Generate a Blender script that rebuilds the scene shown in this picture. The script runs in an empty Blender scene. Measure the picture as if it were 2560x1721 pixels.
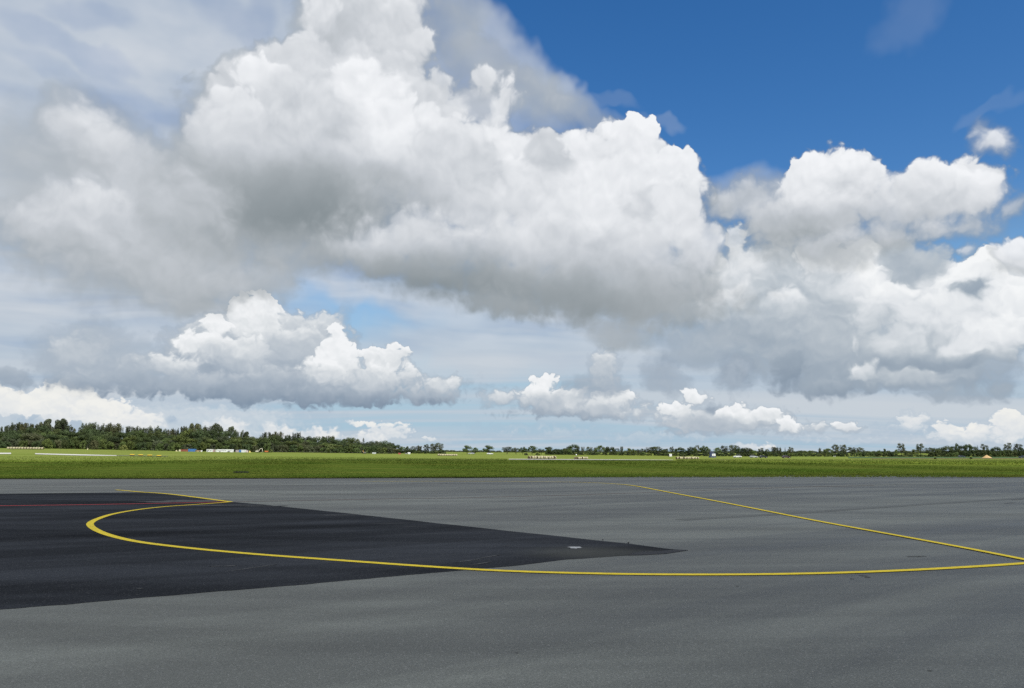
import bpy, bmesh, math, random
from mathutils import Vector, Matrix
import numpy as np
random.seed(7)
SC = bpy.context.scene
COL = SC.collection

# ------------------------------------------------------------------ camera
F, HZ, CAMH = 2009.0, 1130.0, 2.2      # focal length in pixels of a 2560 px wide frame, eye-level row, eye height
PITCH = math.atan((HZ - 860.5) / F)
cam_data = bpy.data.cameras.new("camera")
cam = bpy.data.objects.new("camera", cam_data)
COL.objects.link(cam)
cam.location = (0, 0, CAMH)
cam.rotation_euler = (math.pi / 2 + PITCH, 0, 0)
cam_data.sensor_fit = 'HORIZONTAL'
cam_data.sensor_width = 36
cam_data.lens = 36 * F / 2560
cam_data.clip_end = 20000
SC.camera = cam
SC.view_settings.view_transform = 'Standard'
SC.view_settings.look = 'None'
SC.view_settings.exposure = 0
SC.view_settings.gamma = 1
SC.cycles.use_denoising = False
SC.cycles.max_bounces = 6
SC.cycles.transparent_max_bounces = 8

def ray(px, py):
    cx, cz = (px - 1280) / F, (860.5 - py) / F
    return Vector((cx, math.cos(PITCH) - cz * math.sin(PITCH), math.sin(PITCH) + cz * math.cos(PITCH)))
def ground_pt(px, py, z=0.0):
    d = ray(px, py)
    t = (z - CAMH) / d.z
    return (d.x * t, d.y * t)
def sky_uv(px, py):
    d = ray(px, py).normalized()
    return math.atan2(d.x, d.y) * F, math.asin(d.z) * F

def srgb(r, g, b):
    f = lambda c: c / 12.92 if c <= 0.04045 else ((c + 0.055) / 1.055) ** 2.4
    return (f(r / 255), f(g / 255), f(b / 255), 1.0)

class NT:
    """small helper around a node tree"""
    def __init__(s, tree):
        s.t = tree
    def n(s, kind, **kw):
        nd = s.t.nodes.new(kind)
        for k, v in kw.items():
            setattr(nd, k, v)
        return nd
    def put(s, sock, v):
        if isinstance(v, bpy.types.NodeSocket):
            s.t.links.new(v, sock)
        else:
            sock.default_value = v
    def math(s, op, a, b=0.0, c=0.0, clamp=False):
        nd = s.n('ShaderNodeMath', operation=op, use_clamp=clamp)
        s.put(nd.inputs[0], a); s.put(nd.inputs[1], b); s.put(nd.inputs[2], c)
        return nd.outputs[0]
    def vmath(s, op, a, b=(0, 0, 0), scale=None):
        nd = s.n('ShaderNodeVectorMath', operation=op)
        s.put(nd.inputs[0], a); s.put(nd.inputs[1], b)
        if scale is not None: s.put(nd.inputs['Scale'], scale)
        return nd.outputs['Value'] if op in ('LENGTH', 'DOT_PRODUCT', 'DISTANCE') else nd.outputs[0]
    def remap(s, v, a, b, c, d, kind='LINEAR'):
        nd = s.n('ShaderNodeMapRange', interpolation_type=kind)
        for i, x in enumerate((v, a, b, c, d)): s.put(nd.inputs[i], x)
        return nd.outputs[0]
    def xyz(s, x, y, z):
        nd = s.n('ShaderNodeCombineXYZ')
        for i, v in enumerate((x, y, z)): s.put(nd.inputs[i], v)
        return nd.outputs[0]
    def sep(s, v):
        nd = s.n('ShaderNodeSeparateXYZ'); s.put(nd.inputs[0], v)
        return nd.outputs
    def noise(s, vec, scale, detail=2.0, rough=0.5, dist=0.0, out='Fac', dims='3D'):
        nd = s.n('ShaderNodeTexNoise', noise_dimensions=dims)
        s.put(nd.inputs['Vector'], vec)
        nd.inputs['Scale'].default_value = scale
        nd.inputs['Detail'].default_value = detail
        nd.inputs['Roughness'].default_value = rough
        nd.inputs['Distortion'].default_value = dist
        return nd.outputs[out]
    def voronoi(s, vec, scale, detail=0.0, rough=0.5, feature='F1', smooth=0.3, rand=1.0, out='Distance', dims='3D'):
        nd = s.n('ShaderNodeTexVoronoi', feature=feature, voronoi_dimensions=dims)
        s.put(nd.inputs['Vector'], vec)
        nd.inputs['Scale'].default_value = scale
        if 'Detail' in nd.inputs: nd.inputs['Detail'].default_value = detail
        if 'Roughness' in nd.inputs: nd.inputs['Roughness'].default_value = rough
        if 'Smoothness' in nd.inputs: nd.inputs['Smoothness'].default_value = smooth
        nd.inputs['Randomness'].default_value = rand
        return nd.outputs[out]
    def mixf(s, fac, a, b):
        nd = s.n('ShaderNodeMix', data_type='FLOAT')
        s.put(nd.inputs[0], fac); s.put(nd.inputs[2], a); s.put(nd.inputs[3], b)
        return nd.outputs[0]
    def mixc(s, fac, a, b, mode='MIX'):
        nd = s.n('ShaderNodeMix', data_type='RGBA', blend_type=mode)
        s.put(nd.inputs[0], fac); s.put(nd.inputs[6], a); s.put(nd.inputs[7], b)
        return nd.outputs[2]
    def ramp(s, fac, stops, interp='LINEAR'):
        nd = s.n('ShaderNodeValToRGB')
        cr = nd.color_ramp
        cr.interpolation = interp
        while len(cr.elements) < len(stops): cr.elements.new(0.5)
        for e, (p, c) in zip(cr.elements, stops):
            e.position = p; e.color = c
        s.put(nd.inputs[0], fac)
        return nd.outputs[0]
# ------------------------------------------------------------------ light and sky
SUN_EL, SUN_AZ = math.radians(48), math.radians(142)        # azimuth from +Y, clockwise seen from above
sun_dir = Vector((math.sin(SUN_AZ) * math.cos(SUN_EL), math.cos(SUN_AZ) * math.cos(SUN_EL), math.sin(SUN_EL)))
sd = bpy.data.lights.new("sun", 'SUN')
sd.energy = 3.1
sd.angle = math.radians(0.5)
sd.color = (1.0, 0.95, 0.87)
so = bpy.data.objects.new("sun", sd)
COL.objects.link(so)
so.rotation_euler = sun_dir.to_track_quat('Z', 'Y').to_euler()
so.location = (0, 0, 60)

SKY_STRENGTH = 0.1
def g(v):   # a display colour as radiance for a background of SKY_STRENGTH
    c = srgb(*v)
    return (c[0] / SKY_STRENGTH, c[1] / SKY_STRENGTH, c[2] / SKY_STRENGTH, 1)

def group_tree(name, ins, outs):
    t = bpy.data.node_groups.new(name, 'ShaderNodeTree')
    for nm, ty in ins: t.interface.new_socket(nm, in_out='INPUT', socket_type='NodeSocket' + ty)
    for nm, ty in outs: t.interface.new_socket(nm, in_out='OUTPUT', socket_type='NodeSocket' + ty)
    G = NT(t)
    return t, G, G.n('NodeGroupInput').outputs, G.n('NodeGroupOutput').inputs

# one soft-edged puff laid over the puffs before it; «turned» puffs have their own axes
def puff_tree(turned):
    t, G, gi, go = group_tree("puff", (('P', 'Vector'), ('Lumps', 'Float'), ('Tone', 'Float'), ('Alpha', 'Float'), ('Ax', 'Vector'), ('Ay', 'Vector'),
                              ('Off', 'Vector'), ('R', 'Float'), ('Lo', 'Float'), ('HiB', 'Float'), ('HiT', 'Float'), ('Tk', 'Float'), ('Tc', 'Float'), ('Op', 'Float')),
                              (('Tone', 'Float'), ('Alpha', 'Float')))
    if turned:
        v = G.vmath('ADD', G.xyz(G.vmath('DOT_PRODUCT', gi['P'], gi['Ax']), G.vmath('DOT_PRODUCT', gi['P'], gi['Ay']), 0.0), gi['Off'])
    else:
        v = G.vmath('MULTIPLY_ADD', gi['P'], gi['Ax'])
        G.put(v.node.inputs[2], gi['Off'])
    ly = G.vmath('DOT_PRODUCT', v, (0, 1, 0))
    e = G.math('MULTIPLY_ADD', G.vmath('LENGTH', v), gi['R'], gi['Lumps'])
    a = G.remap(e, gi['Lo'], G.remap(ly, -0.8, 0.5, gi['HiB'], gi['HiT']), 0.0, gi['Op'], 'SMOOTHSTEP')
    G.put(go['Tone'], G.mixf(a, gi['Tone'], G.math('MULTIPLY_ADD', ly, gi['Tk'], gi['Tc'])))
    G.put(go['Alpha'], G.mixf(a, gi['Alpha'], 1.0))
    return t
PUFF, PUFF_T = puff_tree(False), puff_tree(True)

def chain(G, vec, after):   # evaluated only once «after» is known (keeps the number of live values low)
    nd = G.n('ShaderNodeVectorMath', operation='MULTIPLY_ADD')
    G.put(nd.inputs[0], G.xyz(after, 0.0, 0.0)); nd.inputs[1].default_value = (1e-9, 0, 0); G.put(nd.inputs[2], vec)
    return nd.outputs[0]

def extent(b):
    """box of a puff on the sky, in scaled angles"""
    x, y, rx, ry = b[:4]
    u, v = sky_uv(x, y)
    m = max(rx, ry) if b[4] else None
    ex, ey = (m, m) if m else (rx, ry)
    return u, v, ex * 1.2, ey * 1.2

def cloud_layer(G, P0, seed, warp, bump, puffs, squash, after, box):
    """puffs of cloud, back to front: (x, y, rx, ry, rot, top tone, bottom tone, soft top, soft bottom, opacity)
    warp = list of (feature size, amplitude) that bend the outlines, bump = (feature size, amplitude, octaves) of the
    lumps.  Everything is measured in angles on the sky."""
    marg = sum(a for _, a in warp) * 0.75 + bump[1] * 1.5
    near = []
    for b in puffs:
        u, v, ex, ey = extent(b)
        s = max(b[7], b[8]) * 0.5
        if u + ex + marg + s > box[0] and u - ex - marg - s < box[1] and v + ey + marg + s > box[2] and v - ey - marg - s < box[3]:
            near.append(b)
    if not near:
        return None, None, None
    p = p_start = chain(G, P0, after)
    base = G.vmath('ADD', G.vmath('MULTIPLY', p_start, (1.0, squash, 1.0)), (seed * 531.7, seed * 217.3, 0))
    for k, (size, amp) in enumerate(warp):
        nc = G.noise(base, 1.0 / size, 2.5, 0.55, out='Color', dims='2D')
        p = G.vmath('ADD', p, G.vmath('SCALE', G.vmath('SUBTRACT', nc, (0.5, 0.5, 0.5)), scale=2 * amp))
    q = G.vmath('ADD', G.vmath('MULTIPLY', p, (1.0, squash, 0.0)), (seed * 77.7, seed * 33.1, 0))
    bs, ba, bo = bump
    lump = lambda v: G.voronoi(v, 1.0 / bs, bo, 0.5, feature='SMOOTH_F1', smooth=0.4, dims='2D')
    b0 = lump(q)
    b1 = lump(G.vmath('ADD', q, (0.06 * bs, 0.30 * bs, 0)))
    n0 = G.noise(q, 0.42 / bs, 4.0, 0.55, dims='2D')
    n1 = G.noise(G.vmath('ADD', q, (0.15 * bs, 0.95 * bs, 0)), 0.42 / bs, 4.0, 0.55, dims='2D')
    n2 = G.noise(q, 2.6 / bs, 3.0, 0.6, dims='2D')
    AB = G.math('MULTIPLY_ADD', G.math('SUBTRACT', 0.44, b0), ba * 1.6, G.math('MULTIPLY_ADD', G.math('SUBTRACT', n0, 0.48), ba * 2.0, G.math('MULTIPLY', G.math('SUBTRACT', n2, 0.5), ba * 0.9)))
    # relief: brighter where a lump falls away towards the sun
    S = G.math('MULTIPLY_ADD', G.math('SUBTRACT', b1, b0), 0.55, G.math('MULTIPLY', G.math('SUBTRACT', n0, n1), 1.5))
    tone, alpha = 0.0, 0.0
    pc = p
    for i, (x, y, rx, ry, rot, tt, tb, st, sb, op) in enumerate(near):
        if i and i % 6 == 0: pc = chain(G, p, tone)
        u, v = sky_uv(x, y)
        R = min(rx, ry)
        kx = (sky_uv(x + 5, y)[0] - sky_uv(x - 5, y)[0]) / 10
        ky = (sky_uv(x, y - 5)[1] - sky_uv(x, y + 5)[1]) / 10
        sx, sy = rx * kx, ry * ky
        k = min(1.0, 0.35 + R / (ba * 5.0)) * (1.0 if min(st, sb) < 25 else 0.8)     # lumps shrink on small puffs
        nd = G.n('ShaderNodeGroup', node_tree=PUFF_T if rot else PUFF)
        if rot:
            c, s = math.cos(math.radians(rot)), math.sin(math.radians(rot))
            ax, ay = Vector((c, s, 0)) / sx, Vector((-s, c, 0)) / sy
            off = (-(ax.x * u + ax.y * v), -(ay.x * u + ay.y * v), 0)
        else:
            ax, ay, off = Vector((1 / sx, 1 / sy, 0)), Vector((0, 0, 0)), (-u / sx, -v / sy, 0)
        sm = (st + sb) * 0.25
        lo = (-R - sm) / k
        for j, val in enumerate((pc, AB, tone, alpha, ax, ay, off, -R / k, lo, lo + sb / k, lo + st / k, (tt - tb) / 1.6, (tt + tb) / 2 + (tt - tb) * 0.03, op)):
            G.put(nd.inputs[j], val)
        tone, alpha = nd.outputs[0], nd.outputs[1]
    tone = G.math('MULTIPLY_ADD', S, G.remap(tone, 0.15, 0.75, 0.05, 0.22), tone)
    return tone, alpha, alpha

def field(G, P0, blobs, box, warp_size=160, amp=110):
    nc = G.noise(G.vmath('ADD', P0, (999.0, 55.0, 7.0)), 1.0 / warp_size, 3.0, 0.55, out='Color', dims='2D')
    p = G.vmath('ADD', P0, G.vmath('SCALE', G.vmath('SUBTRACT', nc, (0.5, 0.5, 0.5)), scale=amp))
    acc = None
    for b in blobs:
        (x, y, rx, ry, rot, op) = b
        u, v, ex, ey = extent(b)
        if not (u + ex + amp > box[0] and u - ex - amp < box[1] and v + ey + amp > box[2] and v - ey - amp < box[3]): continue
        c, s = math.cos(math.radians(rot)), math.sin(math.radians(rot))
        ax, ay = Vector((c, s, 0)) / rx, Vector((-s, c, 0)) / ry
        lx = G.math('ADD', G.vmath('DOT_PRODUCT', p, ax), -(ax.x * u + ax.y * v))
        lv = G.math('ADD', G.vmath('DOT_PRODUCT', p, ay), -(ay.x * u + ay.y * v))
        a = G.remap(G.math('MULTIPLY_ADD', lx, lx, G.math('MULTIPLY', lv, lv)), 1.3, 0.2, 0, op, 'SMOOTHSTEP')
        acc = a if acc is None else G.mixf(a, acc, 1.0)
        p = chain(G, p, acc)
    return acc if acc is not None else 0.0
SKY_HUE, SKY_SAT, SKY_VAL = 0.505, 1.33, 1.25
VEIL = [
    (250, 150, 760, 520, 0, 1.0), (620, 60, 460, 360, 0, 1.0), (250, 150, 500, 400, 0, 0.8), (150, 560, 520, 420, 0, 0.97), (100, 850, 700, 230, 0, 0.95),
    (1120, 60, 110, 130, -40, 0.45), (1270, 170, 260, 95, -38, 0.70), (1440, 265, 190, 50, -33, 0.55), (1660, 305, 60, 18, -25, 0.22),
    (1180, 270, 200, 120, -20, 0.6), (1540, 245, 80, 18, -15, 0.14), (2280, 50, 100, 60, 25, 0.10), (2480, 275, 70, 16, 20, 0.10),
    (1900, 480, 130, 60, 0, 0.4), (2400, 860, 420, 130, 0, 0.8), (1000, 720, 330, 70, -10, 0.85), (1330, 860, 520, 90, 0, 0.9),
    (700, 690, 250, 60, 0, 0.5), (1900, 930, 420, 120, 0, 0.85), (1500, 780, 300, 60, 0, 0.8),
]
GAPS = [(230, 40, 80, 16, 5, 0.8), (90, 80, 80, 18, -12, 0.8), (190, 125, 90, 16, -20, 0.7), (255, 150, 70, 16, -8, 0.9), (180, 200, 130, 14, -18, 0.6), (300, 215, 100, 14, -22, 0.6), (420, 285, 130, 14, -12, 0.6), (560, 30, 70, 26, -20, 0.7), (655, 45, 34, 42, 0, 0.9), (620, 85, 70, 18, -35, 0.6), (350, 320, 80, 14, -30, 0.6), (20, 585, 60, 16, -10, 0.9), (560, 735, 50, 14, 0, 0.8), (720, 750, 60, 10, 0, 0.8)]
BIG = [(0.0, (128, 138, 143)), (0.3, (165, 172, 177)), (0.55, (198, 203, 209)), (0.8, (227, 230, 234)), (1.0, (243, 245, 248))]
MID = [(0.0, (130, 147, 166)), (0.3, (166, 178, 191)), (0.55, (192, 200, 208)), (0.8, (223, 227, 230)), (1.0, (242, 244, 246))]
LOW = [(0.0, (118, 136, 156)), (0.3, (158, 171, 184)), (0.55, (193, 201, 208)), (0.75, (224, 228, 232)), (1.0, (245, 247, 248))]
FAR = [(0.0, (150, 174, 198)), (0.4, (196, 207, 217)), (0.75, (226, 229, 231)), (1.0, (240, 240, 236))]
far = [  # x, y, rx, ry, rot, top tone, bottom tone, soft top, soft bottom, opacity
    (480, 1060, 330, 50, 0, 0.6, 0.5, 25, 40, 0.8), (90, 1060, 260, 65, 0, 0.75, 0.6, 12, 50, 0.9),
    (60, 1025, 90, 35, 0, 1.0, 0.7, 6, 40, 1), (165, 1010, 75, 45, 0, 1.0, 0.7, 5, 50, 1), (250, 1035, 70, 35, 0, 1.0, 0.7, 6, 40, 1), (-10, 1015, 50, 45, 0, 0.95, 0.7, 6, 40, 1),
    (340, 1065, 70, 28, 0, 0.9, 0.7, 8, 30, 0.9), (30, 1062, 60, 28, 0, 0.1, 0.2, 5, 20, 0.6), (75, 1070, 40, 30, 0, 0.15, 0.2, 5, 20, 0.55), (190, 1075, 30, 18, 0, 0.05, 0.1, 5, 15, 0.7),
    (430, 1048, 16, 12, 0, 0.1, 0.1, 6, 8, 0.7), (560, 1080, 60, 25, 0, 0.8, 0.6, 10, 25, 0.8),
    (820, 1092, 35, 18, 0, 0.95, 0.7, 6, 18, 0.9), (690, 1085, 40, 20, 0, 0.85, 0.7, 8, 18, 0.8), (760, 1095, 60, 20, 0, 0.8, 0.6, 8, 18, 0.8),
    (1250, 1090, 60, 14, 0, 0.6, 0.5, 10, 12, 0.5), (1420, 1085, 90, 14, 0, 0.6, 0.5, 10, 14, 0.5), (1600, 1098, 110, 16, 0, 0.65, 0.5, 10, 14, 0.55), (1730, 1090, 60, 14, 0, 0.7, 0.5, 8, 12, 0.55), (2120, 1105, 120, 14, 0, 0.65, 0.5, 10, 12, 0.6), (1330, 1068, 140, 10, 0, 0.6, 0.5, 10, 10, 0.45), (1980, 1095, 70, 10, 0, 0.7, 0.55, 8, 10, 0.55),
    (905, 1056, 40, 8, 0, 1.0, 0.85, 5, 6, 0.95), (960, 1060, 70, 5, 0, 0.9, 0.8, 4, 4, 0.8), (970, 1085, 60, 28, 0, 0.85, 0.6, 8, 20, 0.9), (920, 1100, 55, 18, 0, 0.8, 0.6, 8, 18, 0.9), (1062, 1098, 28, 7, -8, 0.95, 0.7, 4, 5, 0.85),
    (1110, 1105, 40, 10, 0, 0.6, 0.5, 8, 10, 0.5), (1180, 1092, 15, 9, 0, 0.6, 0.5, 6, 8, 0.45),
    (1880, 1118, 50, 14, 0, 0.85, 0.7, 6, 10, 0.8), (1920, 1120, 25, 12, 0, 0.9, 0.7, 6, 10, 0.8),
    (2270, 1072, 75, 18, 0, 0.55, 0.4, 10, 15, 0.8), (2285, 1055, 45, 26, 0, 0.85, 0.5, 8, 20, 0.9), (2210, 1090, 60, 12, 0, 0.45, 0.4, 10, 12, 0.6),
    (2420, 1098, 110, 28, 0, 0.7, 0.5, 10, 20, 0.9), (2365, 1080, 36, 26, 0, 0.95, 0.55, 6, 20, 0.95), (2440, 1085, 42, 24, 0, 0.95, 0.55, 6, 20, 0.95), (2530, 1080, 55, 48, 0, 0.98, 0.6, 6, 30, 0.95),
]
mid = [
    # grey banks at far left
    (230, 900, 150, 75, 0, 0.55, 0.2, 40, 40, 0.75), (200, 885, 75, 32, 0, 0.70, 0.35, 15, 30, 0.8), (235, 840, 70, 40, 0, 0.45, 0.4, 30, 30, 0.5), (30, 945, 75, 28, 0, 0.40, 0.10, 14, 12, 0.85), (190, 955, 70, 22, 0, 0.40, 0.08, 12, 10, 0.85), (312, 985, 28, 8, 0, 0.25, 0.1, 8, 6, 0.6),
    # cumulus group left of centre
    (760, 965, 430, 42, 0, 0.55, 0.02, 30, 10, 0.98), (330, 945, 130, 38, 0, 0.5, 0.1, 25, 14, 0.9),
    (640, 880, 230, 105, 0, 0.62, 0.12, 14, 30, 1), (780, 860, 110, 75, 0, 0.66, 0.25, 10, 30, 0.95), (845, 815, 20, 45, -25, 0.70, 0.5, 18, 20, 0.8), (735, 812, 55, 35, 0, 0.75, 0.5, 10, 20, 0.9),
    (635, 830, 62, 85, 0, 0.98, 0.55, 5, 50, 1), (612, 778, 42, 32, 0, 1.0, 0.85, 4, 30, 1), (672, 785, 36, 34, 0, 1.0, 0.75, 4, 30, 1), (540, 828, 36, 34, 0, 1.0, 0.8, 4, 30, 1), (478, 862, 34, 32, 0, 0.98, 0.75, 6, 30, 1), (520, 880, 60, 35, 0, 0.95, 0.65, 8, 30, 0.95),
    (390, 915, 70, 30, 0, 0.6, 0.25, 12, 20, 0.9), (440, 925, 75, 32, 0, 0.80, 0.3, 10, 25, 0.9), (610, 905, 85, 55, 0, 0.82, 0.12, 8, 40, 1), (745, 885, 80, 60, 0, 0.7, 0.2, 10, 40, 0.9), (700, 955, 120, 35, 0, 0.5, 0.1, 14, 25, 0.9), (520, 965, 120, 28, 0, 0.45, 0.08, 14, 18, 0.9),
    (840, 915, 52, 55, 0, 0.98, 0.75, 5, 40, 1), (845, 868, 24, 45, 0, 1.0, 0.9, 4, 30, 1), (800, 935, 50, 30, 0, 0.92, 0.5, 8, 25, 0.9),
    (965, 910, 70, 42, 0, 0.92, 0.65, 5, 30, 1), (1000, 895, 32, 26, 0, 0.95, 0.75, 5, 25, 1), (945, 950, 110, 36, 0, 0.82, 0.4, 8, 25, 0.95), (1105, 970, 45, 28, 0, 0.82, 0.45, 10, 20, 0.9), (1135, 965, 16, 24, 0, 0.9, 0.6, 6, 18, 0.85), (1060, 990, 110, 22, 0, 0.6, 0.15, 12, 10, 0.9),
    (900, 985, 200, 20, 0, 0.45, 0.02, 20, 6, 0.9), (620, 995, 100, 18, -6, 0.15, 0.0, 14, 6, 0.95), (860, 1003, 110, 12, 0, 0.15, 0.0, 10, 5, 0.9), (440, 975, 90, 12, -4, 0.3, 0.1, 10, 6, 0.8),
    # low group right of centre
    (1430, 1015, 200, 30, 0, 0.6, 0.12, 14, 8, 0.95), (1250, 1000, 48, 22, 0, 0.85, 0.5, 8, 18, 0.9), (1360, 965, 32, 26, 0, 1.0, 0.8, 4, 22, 1), (1350, 990, 45, 28, 0, 0.95, 0.6, 6, 25, 1), (1430, 990, 50, 18, 0, 0.98, 0.6, 5, 16, 1), (1400, 1012, 90, 28, 0, 0.66, 0.35, 12, 20, 0.9),
    (1540, 1000, 60, 24, 0, 0.98, 0.65, 5, 18, 1), (1568, 992, 20, 16, 0, 1.0, 0.8, 4, 14, 1), (1530, 1022, 110, 24, 0, 0.75, 0.3, 10, 14, 0.9), (1600, 1030, 55, 18, 0, 0.85, 0.5, 8, 14, 0.9),
    (1480, 965, 70, 30, 0, 0.40, 0.2, 20, 20, 0.8), (1510, 925, 42, 50, 0, 0.78, 0.3, 14, 30, 0.9), (1525, 965, 45, 25, 0, 0.5, 0.2, 14, 18, 0.85), (1520, 895, 26, 22, 0, 0.72, 0.6, 12, 16, 0.7),
    (1650, 935, 45, 40, 0, 0.36, 0.25, 22, 22, 0.75), (1690, 965, 40, 25, 0, 0.36, 0.25, 18, 16, 0.6), (1830, 945, 42, 50, 0, 0.36, 0.2, 20, 22, 0.85), (1855, 915, 45, 26, 0, 0.42, 0.3, 18, 18, 0.7),
    (1820, 1056, 190, 36, 0, 0.70, 0.38, 12, 12, 0.97), (1780, 1040, 120, 30, 0, 0.78, 0.5, 12, 16, 0.95), (1690, 1030, 60, 28, 0, 0.98, 0.6, 5, 20, 1), (1740, 1000, 32, 20, 0, 0.98, 0.7, 5, 16, 1), (1722, 990, 20, 12, 0, 1.0, 0.8, 4, 12, 1), (1775, 1020, 34, 14, 0, 0.15, 0.1, 8, 10, 0.9), (1830, 1035, 42, 24, 0, 0.95, 0.65, 5, 18, 1), (1870, 1045, 60, 22, 0, 0.95, 0.6, 6, 18, 1), (1920, 1045, 40, 18, 0, 0.95, 0.7, 5, 14, 1), (1970, 1068, 45, 20, 0, 0.97, 0.65, 5, 14, 1), (1760, 1055, 70, 20, 0, 0.5, 0.3, 12, 12, 0.8),
    (2045, 1072, 28, 14, 0, 0.9, 0.6, 6, 12, 0.9), (2112, 1070, 42, 16, 0, 0.95, 0.6, 5, 12, 0.95),
]
low_right = [
    # broad grey body under the right-hand clouds
    (1800, 850, 170, 70, 0, 0.45, 0.32, 40, 40, 0.75), (2110, 900, 260, 85, 0, 0.5, 0.22, 40, 25, 0.95), (2330, 930, 230, 55, 0, 0.5, 0.25, 30, 22, 0.9), (2500, 960, 60, 25, 0, 0.42, 0.25, 18, 14, 0.8), (2420, 985, 110, 20, 0, 0.4, 0.3, 14, 14, 0.7),
    (1950, 760, 280, 135, 0, 0.54, 0.32, 40, 60, 0.95), (2180, 720, 230, 130, 0, 0.58, 0.42, 30, 55, 0.97), (2440, 770, 190, 130, 0, 0.78, 0.45, 12, 50, 1), (2330, 860, 240, 70, 0, 0.62, 0.3, 30, 30, 0.95),
    (1730, 720, 160, 100, 0, 0.58, 0.42, 50, 60, 0.9), (1890, 690, 140, 70, 15, 0.66, 0.5, 30, 45, 0.92), (1850, 670, 60, 40, 15, 0.84, 0.62, 20, 35, 0.85),
    (1850, 620, 40, 55, 20, 0.92, 0.75, 10, 25, 0.9), (1890, 580, 22, 30, -30, 0.85, 0.8, 10, 15, 0.7), (1960, 590, 30, 40, -25, 0.85, 0.7, 16, 20, 0.7), (1810, 580, 30, 34, 0, 0.72, 0.6, 16, 20, 0.6),
    (2050, 655, 65, 45, 0, 0.96, 0.7, 7, 30, 1), (2130, 665, 60, 50, 0, 0.96, 0.7, 8, 30, 1), (2170, 640, 45, 30, 0, 0.96, 0.8, 6, 25, 1), (2180, 715, 55, 50, 0, 0.97, 0.65, 8, 35, 1), (2110, 730, 60, 35, 0, 0.85, 0.6, 14, 25, 0.9), (2200, 770, 70, 50, 0, 0.85, 0.5, 14, 35, 0.9), (2060, 710, 60, 40, 0, 0.66, 0.5, 18, 30, 0.9),
    (1975, 765, 60, 42, -25, 0.88, 0.62, 22, 30, 0.9), (1810, 760, 70, 40, 25, 0.82, 0.6, 24, 30, 0.8), (1890, 800, 140, 45, 0, 0.52, 0.32, 30, 30, 0.8), (2060, 790, 90, 60, 0, 0.52, 0.4, 25, 35, 0.85), (2080, 850, 130, 60, 0, 0.5, 0.35, 30, 35, 0.8),
    (2450, 700, 75, 62, 0, 0.98, 0.72, 5, 40, 1), (2400, 730, 70, 55, 0, 0.92, 0.7, 8, 35, 1), (2510, 740, 62, 60, 0, 0.97, 0.7, 6, 40, 1), (2550, 790, 60, 70, 0, 0.92, 0.6, 8, 40, 1), (2420, 790, 100, 60, 0, 0.85, 0.58, 16, 40, 0.95), (2350, 770, 60, 50, 0, 0.85, 0.6, 14, 30, 0.9), (2470, 840, 130, 60, 0, 0.78, 0.5, 25, 40, 0.9),
    (2290, 650, 100, 44, 0, 0.50, 0.3, 24, 30, 0.95), (2260, 720, 45, 50, 20, 0.42, 0.3, 16, 22, 0.85), (2240, 630, 42, 26, 0, 0.55, 0.4, 8, 16, 0.9),
    (2435, 722, 52, 26, 15, 0.24, 0.18, 16, 16, 0.9), (2385, 738, 40, 16, 10, 0.3, 0.25, 12, 12, 0.8),
    (2240, 745, 70, 46, 0, 0.90, 0.7, 14, 26, 0.95), (2340, 795, 120, 60, 0, 0.86, 0.62, 18, 36, 0.95), (2460, 850, 130, 52, 0, 0.84, 0.6, 20, 34, 0.95), (2525, 835, 75, 60, 0, 0.90, 0.64, 10, 34, 0.95), (2260, 850, 90, 46, 0, 0.72, 0.52, 24, 30, 0.85), (2180, 800, 70, 44, 0, 0.74, 0.56, 22, 30, 0.85),
    (2330, 905, 170, 24, 0, 0.28, 0.14, 18, 14, 0.85), (1975, 935, 60, 45, 0, 0.22, 0.1, 16, 14, 0.9), (2070, 965, 130, 24, 0, 0.35, 0.15, 14, 10, 0.85), (2165, 935, 42, 26, 20, 0.8, 0.5, 10, 18, 0.85), (2148, 885, 10, 24, 8, 0.8, 0.7, 8, 12, 0.6), (2280, 945, 120, 24, 0, 0.58, 0.35, 12, 14, 0.85),
]
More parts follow.
